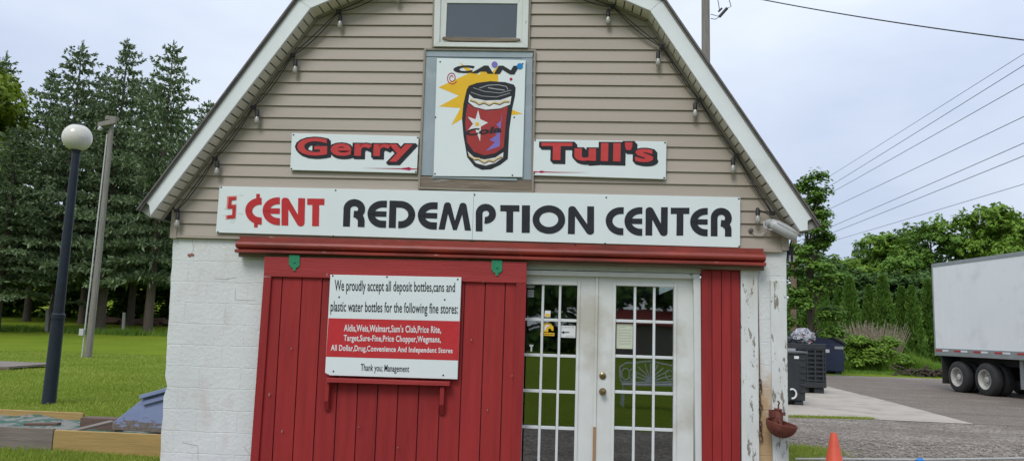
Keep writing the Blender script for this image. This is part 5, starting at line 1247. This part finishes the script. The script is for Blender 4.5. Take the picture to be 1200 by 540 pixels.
# ------------------------------------------------------------------ bins
M['bin_black'] = pmat('bin_black_plastic', (0.020, 0.024, 0.028), (0.030, 0.034, 0.038), scale=6, rough=0.5, stain=((.05, .05, .048), 3, .58, .5))
M['dump_blue'] = pmat('dumpster_blue', (0.014, 0.022, 0.055), (0.020, 0.030, 0.068), scale=3, rough=0.45, peel=((0.05, 0.035, 0.03), 5, .70))
M['dump_lid'] = pmat('dumpster_lid', (0.022, 0.024, 0.03), (0.032, 0.034, 0.04), scale=4, rough=0.38)
def yaxis(px, py): return gp(px, py)
# tall tote nearest
q = gp(935, 475); yb = q.y; X0, X1 = fp(905, 470, yb).x, fp(945.5, 470, yb).x; zt_ = fp(935, 414, yb).z
t = empty('waste_bin', ((X0+X1)/2, yb, 0), 'dark grey plastic tote bin nearest the barn corner on the concrete', 'bin')
m = MB(); m.add([(X0+.05, yb, .10), (X1-.03, yb, .10), (X1-.03, yb+.75, .10), (X0+.05, yb+.75, .10), (X0, yb-.02, zt_), (X1, yb-.02, zt_), (X1, yb+.8, zt_), (X0, yb+.8, zt_)], [(3, 2, 1, 0), (4, 5, 6, 7), (0, 1, 5, 4), (1, 2, 6, 5), (2, 3, 7, 6), (3, 0, 4, 7)]); bd = m.build('body', M['bin_black'], t, bevel=.02)
m = MB(); m.box(X0-.03, X1+.03, yb-.05, yb+.83, zt_, zt_+.05); m.build('lid_rim', pmat('bin_rim_grey', (.10, .11, .115), rough=.5), t, bevel=.015)
for fx in (X0+.08, X1-.26):
    m = MB(); m.box(fx, fx+.20, yb+.03, yb+.7, .0, .098); m.build('foot', M['bin_black'], t, bevel=.02)
for k in range(7):
    zz = .28+k*.14
    if zz < zt_-.1: m = MB(); m.box(X1-.14, X1-.02, yb-.035, yb-.012, zz, zz+.05); m.build('rib', M['bin_black'], t, bevel=.006)
m = MB(); q_ = fp(928.5, 461, yb-.06)
m.tube([(q_.x+.085*math.cos(R(a)), yb-.06, q_.z+.10*math.sin(R(a))) for a in range(-100, 140, 20)], .02, 7); m.build('hose_loop', M['ink_white'], t, smooth=True)
m = MB(); e_ = fp(934, 418.5, yb-.03); m.box(e_.x-.06, e_.x+.04, yb-.032, yb-.022, e_.z-.03, e_.z+.03); m.build('sticker', M['ink_white'], t)
# open crate bin with slatted side
q = gp(955, 461); yb = q.y; X0, X1 = fp(915, 455, yb).x, fp(968.5, 455, yb).x; zt_ = fp(950, 402.5, yb).z
t = empty('crate_bin', ((X0+X1)/2, yb, 0), 'black slatted plastic crate bin filled with bagged cans', 'bin')
m = MB(); dz = 1.15; th = .035
m.box(X0+.03, X1-.03, yb+.03, yb+dz, .16, .20); m.box(X0, X0+th, yb, yb+dz, .16, zt_); m.box(X1-th, X1, yb, yb+dz, .16, zt_); m.box(X0+th, X1-th, yb+dz-th, yb+dz, .16, zt_); m.box(X0+th+.002, X1-th-.002, yb+.055, yb+.07, .2, zt_-.02); m.build('body', M['bin_black'], t)
for (za2, zb3) in ((.16, .30), (zt_-.14, zt_)):
    m = MB(); m.box(X0, X1, yb-.02, yb-.001, za2, zb3); m.build('rail', M['bin_black'], t, bevel=.01)
nsl = 8
for k in range(nsl):
    zz = .33+(zt_-.5)*k/(nsl-1); m = MB(); m.box(X0+.02, X1-.02, yb-.008, yb+.03, zz, zz+.045); m.build('slat', M['bin_black'], t)
for k in range(6):
    xx = X0+.06+(X1-X0-.16)*k/5; m = MB(); m.box(xx, xx+.04, yb-.02, yb-.0085, .31, zt_-.15); m.build('post', M['bin_black'], t)
for fx in (X0+.02, (X0+X1)/2-.1, X1-.30):
    m = MB(); m.box(fx, fx+.26, yb+.06, yb+dz-.06, 0, .155); m.build('foot', M['bin_black'], t, bevel=.015)
m = MB(); e_ = fp(927, 410, yb-.03); m.box(e_.x-.09, e_.x+.12, yb-.03, yb-.021, e_.z-.05, e_.z+.05); m.build('sticker', M['ink_grey'], t)
bagc = fp(941, 396, yb+.5)
def blob(c, rx, ry, rz, seed, amp):
    r_ = random.Random(seed); bm = bmesh.new(); bmesh.ops.create_icosphere(bm, subdivisions=4, radius=1)
    vs = []
    from mathutils import noise
    for v_ in bm.verts:
        k = 1+amp*noise.noise(v_.co*2.2+Vector((seed, 0, 0)))+amp*.5*noise.noise(v_.co*6+Vector((0, seed, 0))); vs.append((c[0]+v_.co.x*rx*k, c[1]+v_.co.y*ry*k, c[2]+v_.co.z*rz*k))
    fs = [tuple(v_.index for v_ in f.verts) for f in bm.faces]; bm.free(); m = MB(); m.add(vs, fs); return m
N = NT('clear_bag_of_cans'); v = N.coord(); vo = N.n('TexVoronoi'); vo.inputs['Scale'].default_value = 17; N.l(v, vo.inputs['Vector']); se = N.n('SeparateColor'); N.l(vo.outputs['Color'], se.inputs[0])
cc = N.mix(N.ramp(se.outputs[0], .55, .6), (0.36, 0.37, 0.39), (0.13, 0.14, 0.17)); cc = N.mix(N.ramp(se.outputs[1], .93, .94), cc, (0.34, 0.08, 0.08)); pr_ = N.n('BsdfPrincipled'); N.l(cc, pr_.inputs['Base Color']); pr_.inputs['Roughness'].default_value = .25
N.l(N.bump(vo.outputs['Distance'], .8, .04), pr_.inputs['Normal']); N.l(pr_.outputs[0], N.out.inputs[0]); M['bag'] = N.m
blob(bagc, .31, .36, .27, 3, .25).build('bag_of_cans', M['bag'], None, 'bulging clear bag of empty cans on top of the crate bin', 'bag', loc=tuple(bagc), smooth=True)
blob((bagc.x-.75, bagc.y, bagc.z-.12), .5, .42, .24, 8, .25).build('rubbish_bag', M['bin_black'], None, 'black rubbish bag on the crate bin left of the clear bag', 'bag', loc=(bagc.x-.75, bagc.y, bagc.z-.12), smooth=True)
# dumpster with sloping ribbed lid
q = gp(978, 438); yb = q.y; X0, X1 = fp(938, 437, yb).x, fp(989.5, 437, yb).x; zf = fp(980, 403, yb).z; zt_ = fp(955, 388, yb+1.2).z
t = empty('dumpster', ((X0+X1)/2, yb, 0), 'dark blue dumpster with a black ribbed curved lid', 'dumpster')
m = MB(); prof_ = [(yb, .12), (yb, zf), (yb+1.5, zf+.0), (yb+1.5, .12)]; m.add([(X0, y, z) for y, z in prof_]+[(X1, y, z) for y, z in prof_], [(0, 1, 2, 3), (7, 6, 5, 4), (0, 4, 5, 1), (1, 5, 6, 2), (2, 6, 7, 3), (3, 7, 4, 0)]); m.build('body', M['dump_blue'], t, bevel=.02)
m = MB(); cv = [(X0-.02, zt_)]+[(X0+(X1+.10-X0)*u, zt_-(zt_-zf)*(u**2.3)) for u in (.2, .4, .55, .7, .82, .92, 1.0)]; low = [(x_, z_-.05) for x_, z_ in cv[::-1]]
m.prism(cv+low, yb-.08, yb+1.58); lid = m.build('lid', M['dump_lid'], t, smooth=False)
m = MB(); m.prism([(X0, zf)]+[(x_, z_-.05) for x_, z_ in cv if x_ < X1-.02]+[(X1-.02, zf)], yb+.02, yb+1.48); m.build('upper_body', M['dump_blue'], t)
for k in range(9):
    yy = yb-.06+k*.19; m = MB(); r0 = [(x_, z_+.035) for x_, z_ in cv[1:]]; m.prism(r0+[(x_, z_+.002) for x_, z_ in cv[:0:-1]], yy, yy+.09); m.build('rib', M['dump_lid'], lid)
for fx in (X0+.05, X1-.35):
    m = MB(); m.box(fx, fx+.28, yb+.1, yb+1.4, 0, .118); m.build('skid', M['dump_blue'], t)
m = MB(); m.box(X1+.002, X1+.16, yb+.3, yb+.8, zf*.45, zf*.70); m.build('lift_pocket', M['dump_blue'], t, bevel=.01)
for (a0, b0, a1, b1, mt) in ((966.5, 409, 972, 413, 'ink_white'), (978, 405.5, 988.5, 409, 'ink_grey')):
    A, B = fp(a0, b0, yb-.012), fp(a1, b1, yb-.012); m = MB(); m.box(A.x, B.x, yb-.012, yb-.004, B.z, A.z); m.build('sticker', M[mt], t)

# ------------------------------------------------------------------ trailer
M['trailer_white'] = pmat('trailer_white', (0.78, 0.80, 0.81), (0.74, 0.76, 0.77), scale=.7, rough=0.35, stain=((0.50, 0.52, 0.54), 1.2, .55, .4))
M['alu'] = pmat('trailer_aluminium', (0.34, 0.36, 0.38), (0.28, 0.30, 0.31), scale=3, rough=0.4, metal=.4)
M['tyre'] = pmat('tyre_rubber', (0.018, 0.018, 0.019), (0.030, 0.029, 0.028), scale=6, rough=0.8)
M['rim'] = pmat('white_steel_rim', (0.50, 0.49, 0.45), (0.36, 0.35, 0.32), scale=8, rough=0.5, stain=((0.25, 0.20, 0.15), 7, .6, .5))
M['chassis'] = pmat('chassis_dark', (0.015, 0.015, 0.015), (0.03, 0.028, 0.026), scale=5, rough=.8)
Wg = [gp(1122, 459.5), gp(1150, 462)]
dirt = Vector((.52, -3.9, 0)).normalized()                               # towards the nose (nearer the camera)
nin = Vector((-dirt.y, dirt.x, 0))                                      # to the far side
if nin.x < 0: nin = -nin
A1 = Vector((Wg[0].x, Wg[0].y, 0)); sp_ = 1.25
# rear corner: where the side plane meets the sight line of the box's rear edge
def side_at(px, py):
    d = ray(px, py); o = EYE-A1; n_ = nin; t_ = -(o.dot(n_))/d.dot(n_); return EYE+d*t_
rc_t, rc_b = side_at(1092.3, 309.5), side_at(1095, 408.5)
rc = Vector((rc_b.x, rc_b.y, 0)); zt_, zb_ = rc_t.z, rc_b.z; print('trailer', zt_, zb_, sp_, A1, dirt)
LEN, WID = 14.5, 2.55
t = empty('semi_trailer', rc, 'long white box semi trailer parked on the lot at the right edge', 'trailer')
def tb(u0, u1, v0, v1, z0, z1, mb=None):
    mb = mb or MB(); c_ = rc+dirt*((u0+u1)/2)+nin*((v0+v1)/2); mb.obox((c_.x, c_.y, (z0+z1)/2), dirt*((u1-u0)/2), nin*((v1-v0)/2), (0, 0, (z1-z0)/2)); return mb
tb(0.06, LEN, .012, WID-.012, zb_+.02, zt_-.02).build('box_body', M['trailer_white'], t)
rbm = MB()
for k in range(int(LEN/.30)): tb(.16+k*.30, .163+k*.30, .0095, .0125, zb_+.16, zt_-.10, rbm)
setp(rbm.build('panel_seam', M['trailer_white'], t), kind='stuff')
rv = tb(0, .06, 0, WID, zb_-.22, zt_+.0); rv.build('rear_frame', M['alu'], t, bevel=.01)
tb(.06, LEN, 0, WID, zt_-.10, zt_+.012).build('top_rail', M['alu'], t, bevel=.008)
tb(.06, LEN, -.012, WID+.012, zb_-.20, zb_+.03).build('bottom_rail', M['alu'], t, bevel=.008)
M['reflect_red'] = pmat('reflector_red', (0.45, 0.03, 0.04), rough=.3); 
for k in range(14):
    u = .1+k*.9; tb(u, u+.32, -.02, -.0125, zb_-.065, zb_-.015).build('red_reflector', M['reflect_red'], t); tb(u+.33, u+.62, -.02, -.0125, zb_-.065, zb_-.015).build('white_reflector', M['ink_white'], t)
tb(.5, LEN-.5, .5, WID-.5, zb_-.42, zb_-.205).build('chassis', M['chassis'], t)
tb(.5, 4.6, .95, WID-.95, .45, zb_-.43).build('bogie', M['chassis'], t)
Rw = 18.4/900*(Wg[0]-EYE).dot(_f); ux = (A1-rc).dot(dirt)
print('wheel R', Rw, ux)
for ax_ in (ux, ux+max(1.15, min(1.35, sp_))):
    for v0 in (.0, .33, WID-.62, WID-.29):
        c_ = rc+dirt*ax_+nin*(v0+.0); c_ = Vector((c_.x, c_.y, Rw-.01)); outw = v0 in (.0,)
        m = MB(); hw = .27
        m.lathe([(Rw*.58, .0), (Rw*.66, -.0), (Rw*.90, .01), (Rw*.97, .04), (Rw, .08), (Rw, hw-.08), (Rw*.97, hw-.04), (Rw*.90, hw-.01), (Rw*.58, hw), (Rw*.56, hw*.5), (Rw*.58, 0)], c_, nin, 36, False); w_ = m.build('wheel', M['tyre'], t, smooth=True)
        if outw:
            m = MB(); m.lathe([(Rw*.60, -.004), (Rw*.56, .0), (Rw*.53, .03), (Rw*.50, .14), (Rw*.30, .15), (Rw*.28, .12), (Rw*.20, .11), (Rw*.18, .06), (Rw*.10, .05), (.001, .045)], c_, nin, 30, False); m.build('rim', M['rim'], w_, smooth=True)
            for k in range(10):
                a_ = 2*PI*k/10; p_ = c_+dirt*(Rw*.25*math.cos(a_))+Vector((0, 0, Rw*.25*math.sin(a_))); m = MB(); m.lathe([(.02, .118), (.018, .085), (.001, .082)], p_, nin, 6); m.build('lug_nut', M['alu'], w_)
tb(ux-.75, ux-.72, .02, .62, .22, zb_-.21).build('mud_flap', M['tyre'], t)
tb(ux-.75, ux-.72, WID-.62, WID-.02, .22, zb_-.21).build('mud_flap', M['tyre'], t)
tb(.12, .2, .3, WID-.3, .5, .6).build('rear_bumper', M['chassis'], t)
tb(ux+2.35, ux+2.5, .25, .45, .28, zb_-.21).build('support_bracket', M['alu'], t)
for v0 in (.3, WID-.5): tb(LEN-2.6, LEN-2.45, v0, v0+.15, .0, zb_-.2).build('landing_leg', M['alu'], t)
y0_ = gp(1176, 456); m = MB(); m.box(y0_.x-.12, y0_.x+.04, y0_.y, y0_.y+.2, 0, .22); m.build('wheel_chock', pmat('chock_yellow', (0.45, 0.47, 0.06), rough=.6), None, 'yellow green wheel chock on the ground beneath the trailer', 'chock', loc=(y0_.x, y0_.y, 0), bevel=.02)
m = MB(); m.box(y0_.x-.10, y0_.x+.55, y0_.y-.25, y0_.y-.12, 0.0, .07); m.build('timber_offcut', M['post_pale'], None, 'pale timber offcut lying below the trailer beside the chock', 'timber', loc=(y0_.x, y0_.y-.2, 0))

# ------------------------------------------------------------------ cone, rope
tip = fp(977, 506.8, .35); b = Vector((tip.x, .35, 0)); Hc = tip.z
M['cone'] = pmat('orange_cone', (0.70, 0.105, 0.05), (0.60, 0.08, 0.038), scale=5, rough=0.5, stain=((0.40, 0.06, 0.03), 6, .6, .5))
t = empty('traffic_cone', b, 'faded orange traffic cone standing on the gravel', 'traffic cone')
m = MB(); m.lathe([(.135, .03), (.125, .05), (.030, Hc-.01), (.026, Hc), (.018, Hc), (.016, Hc-.03)], b, (0, 0, 1), 28); m.build('cone_body', M['cone'], t, smooth=True)
m = MB(); m.box(b.x-.18, b.x+.18, b.y-.18, b.y+.18, .0, .03); m.build('cone_base', M['cone'], t, bevel=.012)
yr = .9; a_, b_ = fp(926, 537, yr), fp(1240, 536, yr); m = MB(); m.tube([(a_.x+.05, yr, a_.z), (fp(1012, 537.6, yr).x, yr, fp(1012, 537.6, yr).z), (fp(1080, 538, yr).x, yr, fp(1080, 538, yr).z), (b_.x, yr, b_.z)], .011, 7); ro = m
M['rope'] = pmat('pale_rope', (0.42, 0.42, 0.41), rough=.8)
t = empty('barrier_rope', (a_.x, yr, a_.z), 'pale barrier rope with a blue knot stretched low across the gravel', 'rope'); ro.build('rope', M['rope'], t, smooth=True)
k_ = fp(1078, 538, yr); blob((k_.x, yr, k_.z-.012), .05, .03, .026, 4, .3).build('blue_knot', pmat('blue_tape', (0.03, 0.22, 0.62), rough=.5), t, smooth=True)
m = MB(); m.tube([(b_.x, yr, 0), (b_.x, yr, b_.z+.1)], .02, 8); m.build('stake', M['chassis'], t)
# loose stones on the gravel
n = 9500; x_ = XR+.1+rng.uniform(0, 1, n)**1.3*9; y_ = rng.uniform(-.6, 4.2, n)+.1*x_; r_ = rng.uniform((.007), .026, n)*(.6+.9*rng.uniform(0, 1, n)**3)
bm = bmesh.new(); bmesh.ops.create_icosphere(bm, subdivisions=1, radius=1); iv = np.array([v_.co for v_ in bm.verts]); fi = np.array([[v_.index for v_ in f.verts] for f in bm.faces]); bm.free()
tri = iv[fi]; ang = rng.uniform(0, 6.283, n); ca, sa = np.cos(ang), np.sin(ang); sx_ = rng.uniform(.7, 1.5, n); sz_ = rng.uniform(.4, .8, n)
T = np.repeat(tri[None], n, 0)*np.stack([sx_, np.ones(n), sz_], 1)[:, None, None, :]*r_[:, None, None, None]
X = T[..., 0]*ca[:, None, None]-T[..., 1]*sa[:, None, None]; Y = T[..., 0]*sa[:, None, None]+T[..., 1]*ca[:, None, None]; T = np.stack([X+x_[:, None, None], Y+y_[:, None, None], T[..., 2]+(r_*.25)[:, None, None]+.006], -1).reshape(-1, 3, 3)
inpad = None
me_ = quads('loose_stones', T, pmat('stones', (0.29, 0.26, 0.228), (0.17, 0.15, 0.128), scale=9, rough=.85), kind='stuff', label='loose grey stones scattered over the gravel lot')

# ------------------------------------------------------------------ behind the viewer: seen only mirrored in the door glass
M['bench_white'] = pmat('bench_white_iron', (0.78, 0.79, 0.78), rough=.5)
bx0, by0 = 1.75, -8.75
t = empty('garden_bench', (bx0, by0, 0), 'ornate white iron garden bench mirrored in the right door glass', 'bench')
m = MB(); zz0, zz1 = .46, .86
def tbx(pts, r=.014): m.tube([(bx0+a_, by0+c_, z_) for a_, c_, z_ in pts], r, 6)
tbx([(-.62, 0, zz0), (.62, 0, zz0)], .018); tbx([(-.62, 0, zz0), (-.64, 0, zz1-.12), (-.5, 0, zz1-.03), (0, 0, zz1+.02), (.5, 0, zz1-.03), (.64, 0, zz1-.12), (.62, 0, zz0)], .02)
for k in range(9):
    a_ = R(20+140*k/8); tbx([(.0, 0, zz0), (.26*math.cos(a_)*.7, 0, zz0+.2*math.sin(a_)), (.42*math.cos(a_), 0, zz0+.38*math.sin(a_))], .013)
for s_ in (-1, 1):
    for q_ in (.36, .52): tbx([(s_*q_+.09*math.cos(R(a_)), 0, zz0+.15+.11*math.sin(R(a_))) for a_ in range(0, 361, 30)], .013)
m.build('backrest', M['bench_white'], t, smooth=True)
m = MB()
for k in range(6): m.box(bx0-.62, bx0+.62, by0+.06+k*.075, by0+.11+k*.075, .42, .445)
m.build('seat', M['bench_white'], t)
for s_ in (-.58, .58):
    for yy in (0, .42): m = MB(); m.tube([(bx0+s_, by0+yy, 0), (bx0+s_, by0+yy, .42)], .02, 7); m.build('leg', M['bench_white'], t)
sh = empty('red_roofed_shed', (4.3, -44, 0), 'low shed with a red roof mirrored in the right door glass', 'shed')
m = MB(); m.box(1.6, 7.0, -47, -43, 0, 2.0); m.build('wall', M['timber_old'], sh)
m = MB(); m.add([(1.2, -42.6, 1.95), (7.4, -42.6, 1.95), (7.4, -45, 3.0), (1.2, -45, 3.0), (1.2, -47.4, 1.95), (7.4, -47.4, 1.95)], [(0, 1, 2, 3), (3, 2, 5, 4), (0, 3, 4), (1, 5, 2), (0, 4, 5, 1)]); m.build('roof', pmat('shed_red_roof', (0.32, 0.06, 0.045), rough=.6), sh)
wb = []
for k in range(34):
    x_ = -42+k*2.6+rr.uniform(-.8, .8); wb.append(((x_, -50+rr.uniform(-4, 4), rr.uniform(3, 4.2)), (3.4, 3.0, rr.uniform(4, 6.5)))); wb.append(((x_, -50+rr.uniform(-3, 3), rr.uniform(8, 10.5)), (2.8, 2.6, rr.uniform(2.5, 4.0)))); wb.append(((x_, -48+rr.uniform(-2, 2), .3), (2.6, 1.5, 3.6)))
quads('woodland', decid_leaves(wb, 75, .42), M['leaf_mid'], kind='stuff', label='belt of dark woodland facing the barn, mirrored in the door glass')
